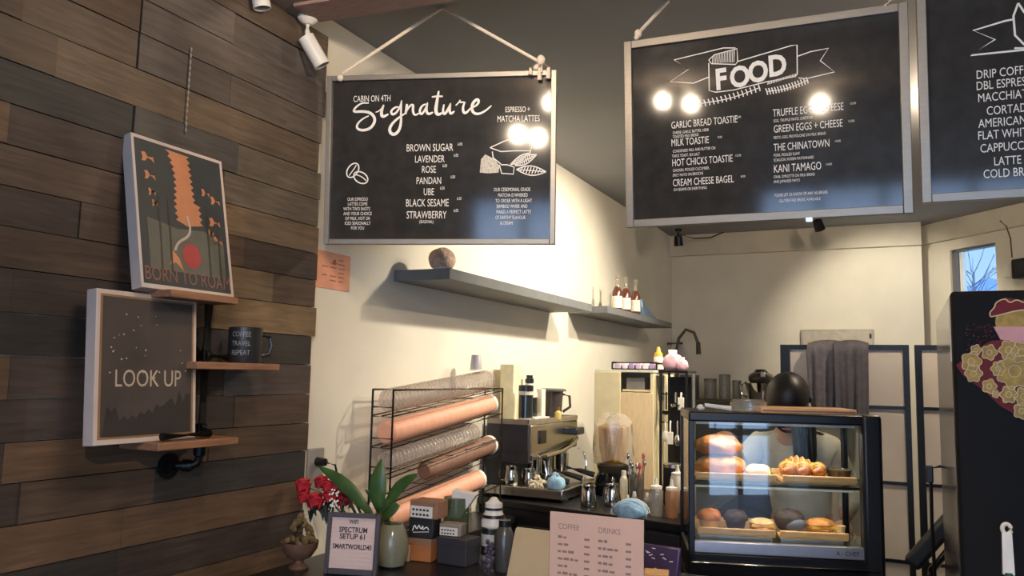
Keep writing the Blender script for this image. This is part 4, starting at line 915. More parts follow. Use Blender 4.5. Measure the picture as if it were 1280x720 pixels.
# on top of the case
zt = H2+.0006
t = thing('wooden_board', 'thin pale wooden board lying on top of the pastry case', 'board', cw(.10, .12, zt), CR); MB().box(-.17,-.09,0,.165,.12,.020).build('board', paleW, t, bevel=.003); MB().box(-.165,-.0925,.006,.16,-.0895,.012).build('groove', wood, t)
t = thing('tongs_box', 'clear plastic tub with tongs on top left of the pastry case', 'tub', cw(-.16, .10, zt), CR)
b = MB(); b.lathe([(.045,0),(.05,.004),(.052,.035),(.044,.042)], n=24, sx=1.3, c=(.055,0,0)); b.build('tub', bag, t); MB().lathe([(.046,.0421),(.046,.046)], n=24, sx=1.3, c=(.055,0,0)).build('lid', plastic, t)
o = tag(MB().tube([(-.075,0,.012),(-.06,-.005,.022),(.0,-.008,.016),(.035,-.008,.012)], [.012,.008,.008,.010]).blob((-.075,0,.013), (.016,.014,.012)).build('squeeze_tube', whitep, loc=cw(-.21,.06,zt), rot=(0,0,CR)), 'small white tube lying left of clear tub on the case', 'tube')

# ------------------------------------------------------------------ the person behind the case
def skin_fig(name, joints, edges, m, parent, sub=2):
    me = bpy.data.meshes.new(name); me.from_pydata([j[0] for j in joints], edges, []); o = bpy.data.objects.new(name, me); col.objects.link(o)
    me.materials.append(m); o.parent = parent
    sk = o.modifiers.new('skin', 'SKIN'); me.skin_vertices.new() if not me.skin_vertices else None
    for i, j in enumerate(joints):
        r = j[1]; me.skin_vertices[0].data[i].radius = (r, r) if not isinstance(r, tuple) else r
    me.skin_vertices[0].data[0].use_root = True
    sk.use_smooth_shade = True; ss = o.modifiers.new('sub', 'SUBSURF'); ss.levels = sub; ss.render_levels = sub
    return o
PX, PY = 1.555, 4.12
pe = thing('person', 'person with black hair in a pale shirt reaching into the pastry case', 'person', (PX, PY, 0))
skinm = mat('skin', '#d0a08a', .5, var=.06, sub=.1)
hd = Vector((1.525-PX, 3.93-PY, 1.50)); hand = Vector((1.312-PX, 3.535-PY, 1.362))
J = [((0,.03,.93),(.13,.10)), ((0,.0,1.08),(.125,.09)), ((-.01,-.06,1.22),(.15,.10)), ((-.02,-.10,1.32),(.10,.075)), ((-.025,-.14,1.40),.05), (hd+Vector((0,.01,-.03)),.075), (hd+Vector((0,-.005,.03)),.082),
     ((-.17,-.11,1.30),.052), ((-.25,-.26,1.20),.040), ((-.245,-.46,1.315),.030), (tuple(hand+Vector((.0,.035,-.005))),.024),
     ((.14,-.09,1.29),.052), ((.22,-.04,1.10),.040), ((.20,-.16,.98),.032),
     ((-.085,.03,.85),.085), ((-.09,.02,.48),.055), ((-.09,.05,.07),.038), ((-.09,-.10,.03),.03), ((.085,.03,.85),.085), ((.09,.02,.48),.055), ((.09,.05,.07),.038), ((.09,-.10,.03),.03)]
J = [(tuple(a), r) for a, r in J]
skin_fig('body', J, [(0,1),(1,2),(2,3),(3,4),(4,5),(5,6),(3,7),(7,8),(8,9),(9,10),(3,11),(11,12),(12,13),(0,14),(14,15),(15,16),(16,17),(0,18),(18,19),(19,20),(20,21)], skinm, pe)
def hand_mesh(name, c, d, n_, s=1):
    """palm and five curled fingers; d points along the fingers, n_ out of the back of the hand"""
    d = Vector(d).normalized(); n_ = (Vector(n_)-d*Vector(n_).dot(d)).normalized(); x = d.cross(n_)
    P = lambda a, b_, e: c + x*(a*s) + d*(b_*s) + n_*(e*s); b = MB()
    b.v = []; q = MB().blob((0,0,0), (.040,.050,.015), 16, 10)
    b._add([P(v[0], v[1]+.01, v[2]) for v in map(Vector, q.v)], q.f)
    for i, (a, ln) in enumerate(((-.030,.066),(-.010,.078),(.010,.074),(.029,.058))):
        b.tube([P(a,.045,.0), P(a*1.08,.045+ln*.45,-.006), P(a*1.1,.045+ln*.78,-.022), P(a*1.1,.045+ln*.9,-.042)], [.009,.0085,.0078,.006], 10)
    b.tube([P(-.034,.0,-.004), P(-.056,.022,-.014), P(-.052,.05,-.032)], [.012,.010,.008], 10)
    return b
hand_mesh('hand', Vector(hand)-Vector((0,.01,0)), (-.1,-.75,-.25), (0,-.35,1)).build('hand', skinm, pe, angle=80)
hand_mesh('hand', Vector((.195,-.20,.965)), (-.1,-.7,-.4), (.2,-.5,1)).build('hand', skinm, pe, angle=80)
shirt = mat('pale_shirt', '#d8d2c6', .8, var=.12, scale=14, bump=.2); apron = mat('oat_apron', '#b3aa98', .85, var=.12, scale=30)
JS = [((0,.03,.88),(.155,.125)), ((0,.0,1.05),(.15,.115)), ((-.01,-.06,1.21),(.172,.122)), ((-.02,-.10,1.315),(.125,.092)), ((-.022,-.12,1.36),.068),
      ((-.17,-.11,1.30),.070), ((-.25,-.26,1.20),.056), ((-.246,-.44,1.303),.044), ((.14,-.09,1.29),.070), ((.22,-.04,1.10),.056), ((.205,-.13,1.005),.046)]
skin_fig('shirt', JS, [(0,1),(1,2),(2,3),(3,4),(3,5),(5,6),(6,7),(3,8),(8,9),(9,10)], shirt, pe)
tr_ = mat('dark_trousers', '#26262a', .8)
skin_fig('trousers', [((0,.03,.92),(.16,.125)), ((-.088,.03,.82),.103), ((-.09,.02,.48),.072), ((-.09,.05,.10),.06), ((.088,.03,.82),.103), ((.09,.02,.48),.072), ((.09,.05,.10),.06)], [(0,1),(1,2),(2,3),(0,4),(4,5),(5,6)], tr_, pe)
for sx in (-.09, .09): MB().blob((sx,-.03,.04), (.048,.13,.04), 16, 10, flat=-.0395).build('shoe', black, pe)
# face and hair: the head is bowed, so mostly hair shows
b = MB(); b.blob(hd+Vector((0,-.004,-.004)), (.084,.098,.108), 24, 16); fc = hd+Vector((0,-.080,-.072))
b.build('head', skinm, pe, angle=80)
MB().blob(fc+Vector((0,-.008,-.005)), (.012,.016,.022)).build('nose', skinm, pe); MB().blob(fc+Vector((0,.008,-.045)), (.022,.008,.006)).build('mouth', mat('lip', '#a8665c', .5), pe)
for sx in (-1, 1):
    MB().blob(fc+Vector((sx*.032,.006,.022)), (.012,.006,.006)).build('eye', mat('eye_dark', '#2a211d', .3), pe); MB().blob(hd+Vector((sx*.086,.01,-.01)), (.012,.022,.032)).build('ear', skinm, pe)
hairm = mat('black_hair', '#141113', .45, var=.3, scale=60, stretch=(1, 1, .1))
b = MB(); q = MB().blob((0,0,0), (.102,.118,.125), 32, 20, noise=.015, seed=3)
for v in q.v:
    v = Vector(v)
    if v.y < -.03 and v.z < -.05: v = v*.74           # open at the bowed face
    if v.y > -.02 and v.z < 0: v.z *= 1.25
    b.v.append(tuple(hd+Vector((0,.006,.018))+v))
b.f, b.m, b.tint = q.f, q.m, q.tint; b.build('hair', hairm, pe, angle=80)
b = MB()
for k in range(7):
    a = .25+k*.22; p_ = hd+Vector((.085*math.cos(a*.8), -.06+.05*math.sin(a*2), -.01)); b.tube([p_+Vector((0,.02,.03)), p_, p_+Vector((.02,-.03,-.10)), p_+Vector((.025,-.035,-.22)), p_+Vector((.02,-.03,-.30))], [.022,.026,.024,.02,.008], 8)
b.build('long_hair', hairm, pe, angle=80)

# ------------------------------------------------------------------ divider, jacket, back wall
scr = mat('rice_paper', '#ddd3c6', .8, var=.05, scale=5)
def divider(label, x0, x1, y0, y1, z1=1.815, posts=(.05, .04)):
    ln = math.hypot(x1-x0, y1-y0); t = thing('room_divider', label, 'divider', (x0, y0, 0), math.atan2(y1-y0, x1-x0))
    for a, b_ in ((0, posts[0]), (ln-posts[1], ln)): MB().box(a, 0, 0, b_, .035, z1).build('post', black, t, bevel=.002)
    for z in (z1-.028, 1.455, 1.04, .62, .2): MB().box(posts[0], .003, z, ln-posts[1], .032, z+(.028 if z > 1.7 else .018)).build('crossbar', black, t)
    MB().box(posts[0]-.01, .014, .02, ln-posts[1]+.01, .02, z1-.01).build('paper_panel', scr, t); return t
p0, p1, p2 = at_y(975, 430, 5.0), at_y(1136, 430, 5.0), at_y(1142, 430, 5.0)
dv = divider('folding screen panel with the grey jacket over its top', p0.x, p1.x, 5.0, 5.0, 1.815, (.055, .03))
divider('folding screen panel at right partly behind the fridge', p2.x+.005, p2.x+.66, 5.0, 5.05, 1.815, (.035, .03))
jk = thing('grey_jacket', 'grey jacket draped over the top of the folding screen', 'jacket', (1.675, 5.0, 1.40))
jm = mat('grey_wool', '#6f6b70', .9, var=.18, scale=30, bump=.3)
def drape(x0, x1, w1, ztop, zbot, ys, n=30, k=16, amp=.014, seed=1, over=True):
    b = MB(); rnd = random.Random(seed); ph = [rnd.uniform(0, 6) for _ in range(4)]
    front = []
    for j in range(k+1):
        q = j/k; row = []
        for i in range(n+1):
            u = i/n; wdt = 1+(w1-1)*q
            x = (x0+x1)/2+(u-.5)*(x1-x0)*wdt; fold = amp*(.3+.7*q)*(math.sin(u*17+ph[0]+q*1.2)+.6*math.sin(u*29+ph[1]))
            y = ys-.024-.012*q+fold-.03*math.sin(min(1, q*6)*math.pi/2)*.3; z = ztop-(ztop-zbot)*q+.008*math.sin(u*9+ph[2])*q-.012*(2*u-1)**2*(1-q)
            if j == 0: y = ys+.018; z = ztop+.012-.02*(2*u-1)**2
            row.append((x, y, z))
        front.append(row)
    vs_ = [p for r_ in front for p in r_]; m_ = n+1
    b._add(vs_, [(j*m_+i, (j+1)*m_+i, (j+1)*m_+i+1, j*m_+i+1) for j in range(k) for i in range(n)]); return b
b = drape(-.165, .06, .80, .432, -.02, -.02, seed=2); o = b.build('left_side', jm, jk, angle=80); o.modifiers.new('solid', 'SOLIDIFY').thickness = .008
b = drape(-.02, .165, .86, .43, -.03, -.055, seed=5, amp=.011); o = b.build('sleeve', mat('grey_wool_dark', '#5d5a60', .9, var=.15, scale=30, bump=.3), jk, angle=80); o.modifiers.new('solid', 'SOLIDIFY').thickness = .008
b = drape(-.15, .15, .95, .425, .10, .09, seed=7, amp=.006); o = b.build('back', jm, jk, angle=80); o.modifiers.new('solid', 'SOLIDIFY').thickness = .006
q0 = at_y(1001, 412, 7.66); q1 = at_y(1092, 411, 7.66)
t = thing('breaker_panel', 'flat grey metal panel box on back wall above the jacket', 'panel', (q0.x, 7.699, q0.z-.5))
MB().box(0,-.04,0,q1.x-q0.x,0,.5).build('box', mat('panel_grey', '#a89f92', .5), t, bevel=.003); MB().box(.015,-.046,.015,q1.x-q0.x-.015,-.04,.485).build('door', mat('panel_face', '#b3aa9c', .5), t, bevel=.002)
MB().box(q1.x-q0.x-.035,-.052,.42,q1.x-q0.x-.018,-.046,.46).build('latch', black, t)
# back counter with sink tap, tubs and mixer
BX, BY = .62, 7.35
t = thing('back_cabinet', 'tall cabinet run along the back wall, coloured dark for shade', 'cabinet', (BX, BY, 0))
MB().box(-.60,-.33,0,.66,.345,1.40).build('body', mat('shade_dark_cabinet', '#3b3836', .5), t, bevel=.004); MB().box(-.61,-.35,1.40,.67,.348,1.425).build('worktop', mat('dark_worktop', '#34312f', .35), t, bevel=.003)  # dark body colour stands for shadow along the back wall
for x in (-.18, .24): MB().box(x-.19,-.338,.1,x+.19,-.33,1.35).build('door', MATS['shade_dark_cabinet'], t, bevel=.003)
ZB = 1.4255
t = thing('spray_faucet', 'tall arched spray faucet at the back left corner', 'faucet', (.12, 7.42, ZB))
pa = at_y(846, 470, 7.4); 
MB().cyl((0,0,0),(0,0,.04),.028).build('base', steel, t)
MB().tube([(0,0,.03),(0,0,.45),(.02,-.005,.55),(.09,-.02,.63),(.17,-.04,.60),(.21,-.05,.50)], .014, 10).build('hose', mat('dull_steel', '#6f6b66', .35, metal=.8), t)
b = MB()
for k in range(40):
    z = .10+k*.009; b.tube([(.015*math.cos(a), .015*math.sin(a), z+.001*a) for a in [i*.785 for i in range(9)]], .0025, 5)
b.build('spring', MATS['dull_steel'], t)
MB().cyl((.21,-.05,.51),(.215,-.052,.40),.018,.022).build('spray_head', black, t); MB().tube([(-.10,.05,.50),(.05,0,.505)], .012).build('wall_bracket', MATS['dull_steel'], t)
def tub(label, px, w_, h_, m=grey_jar):
    p = at_y(px, 480, 7.3); t = thing('tub', label, 'tub', (p.x, 7.3, ZB), group=None)
    MB().lathe([(w_*.9,0),(w_,.005),(w_,h_),(w_*.96,h_)], n=24).build('tub', m, t); MB().lathe([(w_*1.03,h_),(w_*1.03,h_+.018),(w_*.8,h_+.022)], n=24).build('lid', mat('grey_tub_lid', '#6b6864', .5), t)
tub('wide dark grey tub at the foot of the faucet', 862, .085, .19, mat('charcoal_tub', '#4a4846', .45)); 
tub('left translucent grey tub on the back cabinet', 888, .055, .16); tub('middle translucent grey tub on the back cabinet', 906, .05, .20); tub('slim translucent tub right of the other tubs', 921, .038, .15)
p = at_y(950, 480, 7.2)
t = thing('stand_mixer', 'steel bowl mixer with dark head on the back cabinet', 'mixer', (p.x, 7.25, ZB))
MB().lathe([(.085,0),(.10,.01),(.125,.11),(.135,.15),(.13,.15)], n=28).build('bowl', chrome, t)
MB().blob((0,.0,.19), (.11,.14,.065), 20, 12, noise=.05, seed=2).build('head', mat('smoky_head', '#35322f', .15), t); MB().tube([(-.12,-.02,.16),(-.165,-.02,.13),(-.16,-.02,.05),(-.11,-.02,.03)], .012).build('handle', chrome, t)
MB().box(.02,-.15,.20,.06,-.12,.25).build('knob', chrome, t, bevel=.006); MB().lathe([(.06,.25),(.04,.27),(.0,.275)][:2], n=20).build('crown', mat('smoky_head', ''), t)

# ------------------------------------------------------------------ fridge and things round it
FX, FY = 2.122, 2.40
fr = thing('fridge', 'tall black fridge with red and gold new year decals', 'fridge', (FX, FY, 0))
FH = 1.842
MB().box(0,.012,.05,.75,.95,FH).build('cabinet', mat('fridge_side', '#111217', .14, var=.1), fr, bevel=.012, seg=3)
MB().box(0,-.035,.06,.75,.010,FH).build('door', mat('fridge_door', '#1d1b1a', .55, var=.12, scale=8, spec=.08), fr, bevel=.010, seg=3)
MB().box(.02,.02,0,.73,.93,.05).build('plinth', black, fr)
MB().box(-.003,.0,1.66,-.0005,.012,1.83).build('side_trim', white, fr)
DO = fr.location+Vector((0,-.0355,0)); inv_ = Matrix.Translation(DO).inverted()
fd_ = lambda x, y: (lambda p: (p.x-FX, p.z))(at_y(x, y, FY-.0355))
gold = mat('gold_foil', '#a07c28', .5, metal=.2, var=.25, scale=60); gold2 = mat('pale_gold', '#c9a06c', .45, metal=.2, var=.2); red = mat('decal_red', '#6a0f18', .7, var=.2); rose_g = mat('rose_gold', '#b8766a', .4, metal=.3)
Q = lambda x, y: fd_(1160+x/3.425, 350+y/3.425)
yd = -.0355
b = MB(); b.poly([Q(*q) for q in [(120,365),(200,300),(270,260),(420,250),(520,300),(520,620),(400,590),(310,540),(235,470),(150,410)]], yd, 0)
rnd = random.Random(6)
for k in range(70):
    x, y = rnd.uniform(160,300), rnd.uniform(190,300); s_ = rnd.uniform(1.5,4); b.poly([Q(x-s_,y),Q(x,y+s_),Q(x+s_,y),Q(x,y-s_)], yd, 0)
b.build('red_decal', red, fr)
FK = [0]
def flower(cx, cy, r, n=6, m=0):
    FK[0] += 1; yd = -.0355-.0002*FK[0]
    b.poly([Q(cx+r*(1+.13*math.cos(n*a))*math.cos(a), cy+r*(1+.13*math.cos(n*a))*math.sin(a)) for a in [i*math.pi/24 for i in range(48)]], yd-.0006, m)
    b.stroke([Q(cx+r*.97*(1+.13*math.cos(n*a))*math.cos(a), cy+r*.97*(1+.13*math.cos(n*a))*math.sin(a)) for a in [i*math.pi/24 for i in range(48)]], .0022, yd-.0013, 1, closed=True)
    b.stroke([Q(cx+r*.35*math.cos(a), cy+r*.35*math.sin(a)) for a in [i*math.pi/8 for i in range(16)]], .002, yd-.0013, 1, closed=True)
b = MB()
for a in ((185,350,42,5),(195,400,36,6),(205,300,22,5),(262,310,32,5),(300,380,30,6),(370,390,75,7),(345,300,40,6),(400,310,45,6),(262,455,30,5),(345,490,36,6),(290,488,15,5),(400,560,34,5),(410,500,40,6)): flower(*a)
b.build('gold_blossom_decal', [gold, gold2], fr)
b = MB(); b.poly([Q(400+112*math.cos(a), 180+85*math.sin(a)) for a in [i*math.pi/24 for i in range(48)]], yd-.0002, 0)
b.poly([Q(*q) for q in [(280,200),(520,200),(520,265),(400,268),(310,255)]], yd-.0009, 2)
b.poly([Q(*q) for q in [(265,150),(290,95),(330,75),(400,85),(520,70),(520,135),(400,125),(300,152),(270,160)]], yd-.0009, 3)
b.stroke([Q(*q) for q in [(268,158),(262,140),(285,118),(290,95),(330,78),(350,100),(380,82),(410,100),(450,78),(520,80)]], .0028, yd-.0016, 1, smooth=2); b.stroke([Q(*q) for q in [(268,158),(300,152),(400,125),(520,135)]], .003, yd-.0016, 1, smooth=2)
b.build('gold_ingot_decal', [gold, gold2, rose_g, red], fr)
# brush, chair
p = at_y(1258, 655, 1.95)
t = thing('dish_brush', 'green and white handled brush standing in front of the fridge', 'brush', (p.x, 1.95, .9705))
zt = p.z-.9705; zh = zt-.10
MB().box(-.022,-.012,0,.022,.012,.03).build('bristles', mat('bristles', '#c9c6ba', .8), t); MB().box(-.024,-.013,.03,.024,.013,.05).build('block', mat('green_plastic', '#2c4a3a', .4), t, bevel=.004)
MB().cyl((0,0,.05),(0,0,zh+.004),.0085).build('green_shaft', MATS['green_plastic'], t)
b = MB(); n_ = 24; ring = [(.010*math.cos(a), zt-.010+.010*math.sin(a)) for a in [i*math.pi/12 for i in range(24)]]
b.tube([(x*.75,0,z) for x, z in ring], .0042, 8, closed=True); b.hexa([(-.011,-.005,zh),(.011,-.005,zh),(.011,.005,zh),(-.011,.005,zh)], [(-.009,-.005,zt-.018),(.009,-.005,zt-.018),(.009,.005,zt-.018),(-.009,.005,zt-.018)])
b.build('white_grip', wsp, t, bevel=.002)
ct = thing('side_ledge', 'black ledge in front of fridge under the brush', 'ledge', (2.33, 1.95, 0))
MB().box(-.32,-.35,0,.32,.35,.93).build('body', cfront, ct); MB().box(-.325,-.36,.93,.325,.36,.97).build('top', ctop, ct, bevel=.003)
ch = thing('folded_chair', 'black padded folding chair with steel frame between case and fridge', 'chair', (2.03, 3.62, 0))
B3 = lambda px, py, Y: at_y(px, py, Y)-Vector((2.03, 3.62, 0))
c0, c1 = B3(1145, 700, 3.62), B3(1185, 655, 3.62); d = (c1-c0).normalized(); nz = Vector((-d.z, 0, d.x))
MB().hexa([c0-d*.03-nz*.03+Vector((0,-.03,0)), c0-d*.03+nz*.035+Vector((0,-.03,0)), c0-d*.03+nz*.035+Vector((0,.03,0)), c0-d*.03-nz*.03+Vector((0,.03,0))], [c1+d*.06-nz*.03+Vector((0,-.03,0)), c1+d*.06+nz*.035+Vector((0,-.03,0)), c1+d*.06+nz*.035+Vector((0,.03,0)), c1+d*.06-nz*.03+Vector((0,.03,0))]).build('back_pad', mat('black_vinyl', '#2b2826', .45), ch, bevel=.018, seg=4)
e0 = c0-nz*.055; e1 = c1-nz*.055
MB().tube([Vector((e0.x-.0,.0,.02)), Vector((e0.x,.0,e0.z-.06)), e0+Vector((.01,0,.0)), e1+d*.05], .014, 10).build('frame_tube', chrome, ch)
MB().tube([Vector((e0.x+.07,.02,.02)), Vector((e0.x+.07,.02,e0.z-.05)), e1+Vector((.02,.02,-.03))], .012, 10).build('frame_tube', chrome, ch)
MB().hexa([(e0.x-.01,.035,.48),(e0.x+.10,.035,.48),(e0.x+.10,.07,.48),(e0.x-.01,.07,.48)], [(e0.x-.01,.035,.82),(e0.x+.10,.035,.82),(e0.x+.10,.07,.82),(e0.x-.01,.07,.82)]).build('seat', MATS['black_vinyl'], ch, bevel=.012)
MB().tube([(e0.x,.0,.50),(e0.x+.05,.05,.50)], .008).build('hinge', chrome, ch)
# thermostat, cable, wall speaker on the angled wall
ax, az = aw(1262, 338); p = AW @ Vector((ax, 0, az))
rzA = math.atan2(-.35, .31)
t = thing('wall_box', 'white wall box under a cable right of far window', 'box', p, rzA)
MB().box(-.035,-.03,-.055,.035,-.0005,.055).build('box', whitep, t, bevel=.004); MB().box(-.02,-.033,-.01,.02,-.03,.03).build('cover', white, t, bevel=.002)
pts = [aw(x, y, -.008) for x, y in ((1252,276),(1259,283),(1264,300),(1265,322))]
tag(MB().tube([AW @ Vector((x, -.06, z)) for x, z in [aw(a, c, -.06) for a, c in ((1250,276),(1258,283),(1263,298),(1265,322))]], .005).build('wall_cable', mat('brown_cable', '#5d4638', .6)), 'brown cable bending down wall to the white wall box', 'cable')
ax, az = aw(1277, 337, -.06); p = AW @ Vector((ax, -.06, az))
t = thing('wall_speaker', 'black speaker on the wall at right edge of view', 'speaker', p, rzA)
MB().box(-.02,-.08,-.075,.14,.02,.075).build('cabinet', black, t, bevel=.01); MB().cyl((.06,-.082,0),(.06,-.08,0),.05,n=24).build('grille', mat('grille', '#2b2b2e', .7), t); MB().cyl((.06,.02,0),(.06,.058,0),.02).build('bracket', blackm, t)
p = at_y(1165, 590, 3.3)
t = thing('hanging_strap', 'thin black strap hanging beside the left edge of the fridge', 'strap', (2.098, 3.28, 1.15))
MB().tube([(.022,0,.16),(-.012,0,.15),(-.014,0,-.05),(-.010,.0,-.25)], .006).build('strap', black, t); MB().box(-.028,-.015,.10,-.004,.015,.16).build('buckle', black, t, bevel=.004)

# ------------------------------------------------------------------ service counter items
ZC = .9705
# letter board
p = at_z(438, 720, ZC)
lb = thing('letter_board', 'grey framed letter board sign standing before the roses', 'sign', (.44, 2.10, ZC+.0012), R(17), rx=R(-6))
hw_, ht_ = .086, .186
p0 = lb.location
fw = .014
for x0, z0, x1, z1 in ((-hw_,0,-hw_+fw,ht_), (hw_-fw,0,hw_,ht_), (-hw_+fw,0,hw_-fw,fw+.004), (-hw_+fw,ht_-fw,hw_-fw,ht_)): MB().box(x0,-.006,z0,x1,.012,z1).build('frame', mat('charcoal_frame', '#4a4448', .5, var=.1), lb, bevel=.002)
fz = mat('pink_felt', '#d9c0b8', .9, var=.04)
b = MB(); b.box(-hw_+fw-.002,.002,fw,hw_-fw+.002,.010,ht_-fw+.002)
for k in range(12): b.box(-hw_+fw, .0008, .026+k*.0125, hw_-fw, .0025, .026+k*.0125+.008)
b.build('felt_panel', fz, lb)
ink = mat('black_letters', '#2a2527', .5)
for s_, sz, z, sx in (('WIFI', .017, .153, .8), ('SPECTRUM', .0205, .127, .85), ('SETUP 61', .0205, .107, .95), ('SMARTWORLD40', .0185, .077, .80)): MB().text(s_, sz*1.1, 0, z, .0006, 'CENTER', sx, bold=.02).build('letter_row', ink, lb)
MB().hexa([(-.03,.012,0),(.03,.012,0),(.03,.07,.004),(-.03,.07,.004)], [(-.03,.012,.10),(.03,.012,.10),(.03,.016,.10),(-.03,.016,.10)]).build('stand', black, lb)
# roses
V0 = Vector((.40, 2.30, ZC))
rv = thing('rose_vase', 'bunch of red roses in a glass vase behind the letter board', 'flowers', V0)
MB().lathe([(.03,0),(.036,.005),(.03,.06),(.028,.11),(.04,.15),(.037,.15),(.025,.11),(.026,.01)], n=22).build('vase', clear_mat('smoky_vase', '#cfd0cc', .03, .2, '#7d8078'), rv)
rosem = mat('red_rose', '#b3202c', .55, var=.3, scale=50); stem = mat('dark_leaf', '#27362b', .6, var=.3)
RS = [(379,607,1.0),(402,603,.95),(394,626,1.1),(413,620,.95),(431,624,1.15),(410,608,.8),(380,622,.85),(436,612,.8),(420,608,.75)]
for k, (x, y, s_) in enumerate(RS):
    c = at_y(x, y, 2.28+.03*math.sin(k*2))-V0; b = MB(); r_ = .026*s_
    b.blob(c, (r_*.75,r_*.75,r_*.8), 12, 8)
    for j in range(9):
        a = j*2.4; rr = r_*(.45+.06*j); h = .35*r_-.07*r_*j; X = Vector((math.cos(a), math.sin(a), 0)); Yv = Vector((-math.sin(a), math.cos(a), 0))
        g = 5; vs_ = []
        for i in range(g+1):
            for l in range(g+1):
                u, v = i/g*2-1, l/g; vs_.append(c + X*(rr*(1-.25*u*u)+r_*.28*v*v) + Yv*(u*r_*.75*(1-.25*v)) + Vector((0,0,h-r_*.5+v*r_*1.15-.25*r_*u*u)))
        b._add(vs_, [(i*(g+1)+l, (i+1)*(g+1)+l, (i+1)*(g+1)+l+1, i*(g+1)+l+1) for i in range(g) for l in range(g)])
    o = b.build('rose', rosem, rv, angle=80); o.modifiers.new('solid', 'SOLIDIFY').thickness = .0012
    MB().tube([c, c*.6+Vector((0,0,.06)), Vector((.006*math.cos(k), .006*math.sin(k), .03))], .0028, 6).build('stem', stem, rv)
def leaf(b, p0, p1, wdt, bend=(0,0,.03), n=10, tw=(0,0,1)):
    p0, p1, bend = Vector(p0), Vector(p1), Vector(bend); d = (p1-p0).normalized(); side = d.cross(Vector((0.25,-.9,.3))).normalized(); L_, C_, R_ = [], [], []
    for i in range(n+1):
        q = i/n; c = p0.lerp(p1, q)+bend*math.sin(math.pi*q); w_ = wdt*math.sin(math.pi*min(1, q*.93+.06))**.8; nn = side.cross(d).normalized()
        L_.append(c+side*w_+nn*w_*.25); C_.append(c); R_.append(c-side*w_+nn*w_*.25)
    m_ = n+1; b._add(L_+C_+R_, [(i, m_+i, m_+i+1, i+1) for i in range(n)]+[(m_+i, 2*m_+i, 2*m_+i+1, m_+i+1) for i in range(n)])
b = MB(); rnd = random.Random(12)
for k in range(16):
    c = at_y(rnd.uniform(388,432), rnd.uniform(632,650), 2.29)-V0; leaf(b, c, c+Vector((rnd.uniform(-.03,.03), rnd.uniform(-.02,.02), rnd.uniform(-.03,.02))), .012)
b.build('rose_leaves', stem, rv)
b = MB()
for k in range(24):
    c = at_y(rnd.uniform(412,424), rnd.uniform(612,634), 2.25)-V0; b.blob(c, .004, 6, 4)
b.build('white_filler', chalk, rv)
# orchid plant
O0 = Vector((.50, 2.30, ZC)); pv = at_z(478, 712, ZC)
op = thing('leafy_plant', 'green broad leaved plant in pale round vase right of letter board', 'plant', (.485, 2.26, ZC)); O0 = op.location.copy()
MB().lathe([(.03,0),(.042,.008),(.054,.05),(.052,.09),(.04,.125),(.034,.138),(.030,.134),(.04,.11),(.046,.06)], n=28).build('vase', mat('celadon_vase', '#7d7c68', .15, var=.1), op)
MB().lathe([(.033,.122),(.02,.126)], n=20).build('soil', choc, op)
lfm = mat('plant_leaf', '#3f5c2e', .4, var=.3, scale=15); A3 = lambda x, y, Y=2.26: at_y(x, y, Y)-O0
for p0, p1, wd_, bd in (((468,648),(398,583),.022,(0,0,.02)), ((474,640),(477,574),.030,(0,-.01,0)), ((478,640),(523,592),.020,(0,0,.02)), ((472,650),(500,632),.030,(0,0,.012)), ((475,645),(456,612),.016,(0,.02,.01))):
    b = MB(); leaf(b, A3(*p0), A3(*p1), wd_, bd, 14); o = b.build('leaf', lfm, op, angle=80); o.modifiers.new('solid', 'SOLIDIFY').thickness = .0015
b = MB()
for q in ((468,648),(474,640),(478,640),(472,650)): b.tube([Vector((0,0,.13)), A3(*q)], .004, 6)
b.build('stalks', lfm, op)
# bowl with dried moss
p = at_z(374, 716, ZC)
t = thing('footed_bowl', 'copper brown footed bowl of dried moss by the wood wall', 'bowl', (.245, 2.09, ZC))
MB().lathe([(.03,0),(.032,.006),(.016,.018),(.016,.026),(.04,.038),(.056,.062),(.060,.085),(.057,.085),(.045,.05)], n=28).build('bowl', mat('copper_bowl', '#7a5a48', .45, metal=.2, var=.2), t)
b = MB(); rnd = random.Random(21)
for k in range(46):
    q = rnd.random(); a = rnd.uniform(0, 6.28); r_ = .05*(1-q)**.8; b.blob((r_*math.cos(a), r_*math.sin(a), .078+q*.085), rnd.uniform(.007,.012), 7, 5, noise=.15, seed=k)
b.build('moss', mat('dried_moss', '#6a5836', .9, var=.45, scale=70), t)
# tablet back and menu sheet
p = at_y(665, 690, 2.28)
t = thing('tablet_screen', 'beige back of a tilted order screen left of the menu sheet', 'screen', (.0, 0, ZC))
a0, a1, a2, a3 = [at_y(x, y, Y) for x, y, Y in ((634,722,2.18),(694,724,2.16),(698,664,2.26),(646,658,2.28))]
c = (a0+a1)/2; t.location = (c.x, c.y+.03, ZC); bk = Vector((0,.012,.006))
lw_ = lambda v: v-t.location
b = MB(); b.hexa([lw_(a0-bk), lw_(a1-bk), lw_(a1), lw_(a0)], [lw_(a3-bk), lw_(a2-bk), lw_(a2), lw_(a3)]); b.build('shell', mat('beige_shell', '#b9a98e', .4, var=.04), t, bevel=.005, seg=3)
b = MB(); b.hexa([lw_(a0+bk*.2), lw_(a1+bk*.2), lw_(a1+bk*.5), lw_(a0+bk*.5)], [lw_(a3+bk*.2), lw_(a2+bk*.2), lw_(a2+bk*.5), lw_(a3+bk*.5)]); b.build('display', blackg, t)
MB().box(-.035,-.02,0,.035,.07,.008).build('foot', blackm, t, bevel=.003); MB().tube([(0,.03,.006),(0,.045,.04),lw_((a0+a1+a2+a3)/4+bk)], .010).build('arm', blackm, t)
ms = thing('menu_sheet', 'pink printed menu sheet in a stand at bottom centre', 'menu', (1.39, 1.70, ZC), R(1))
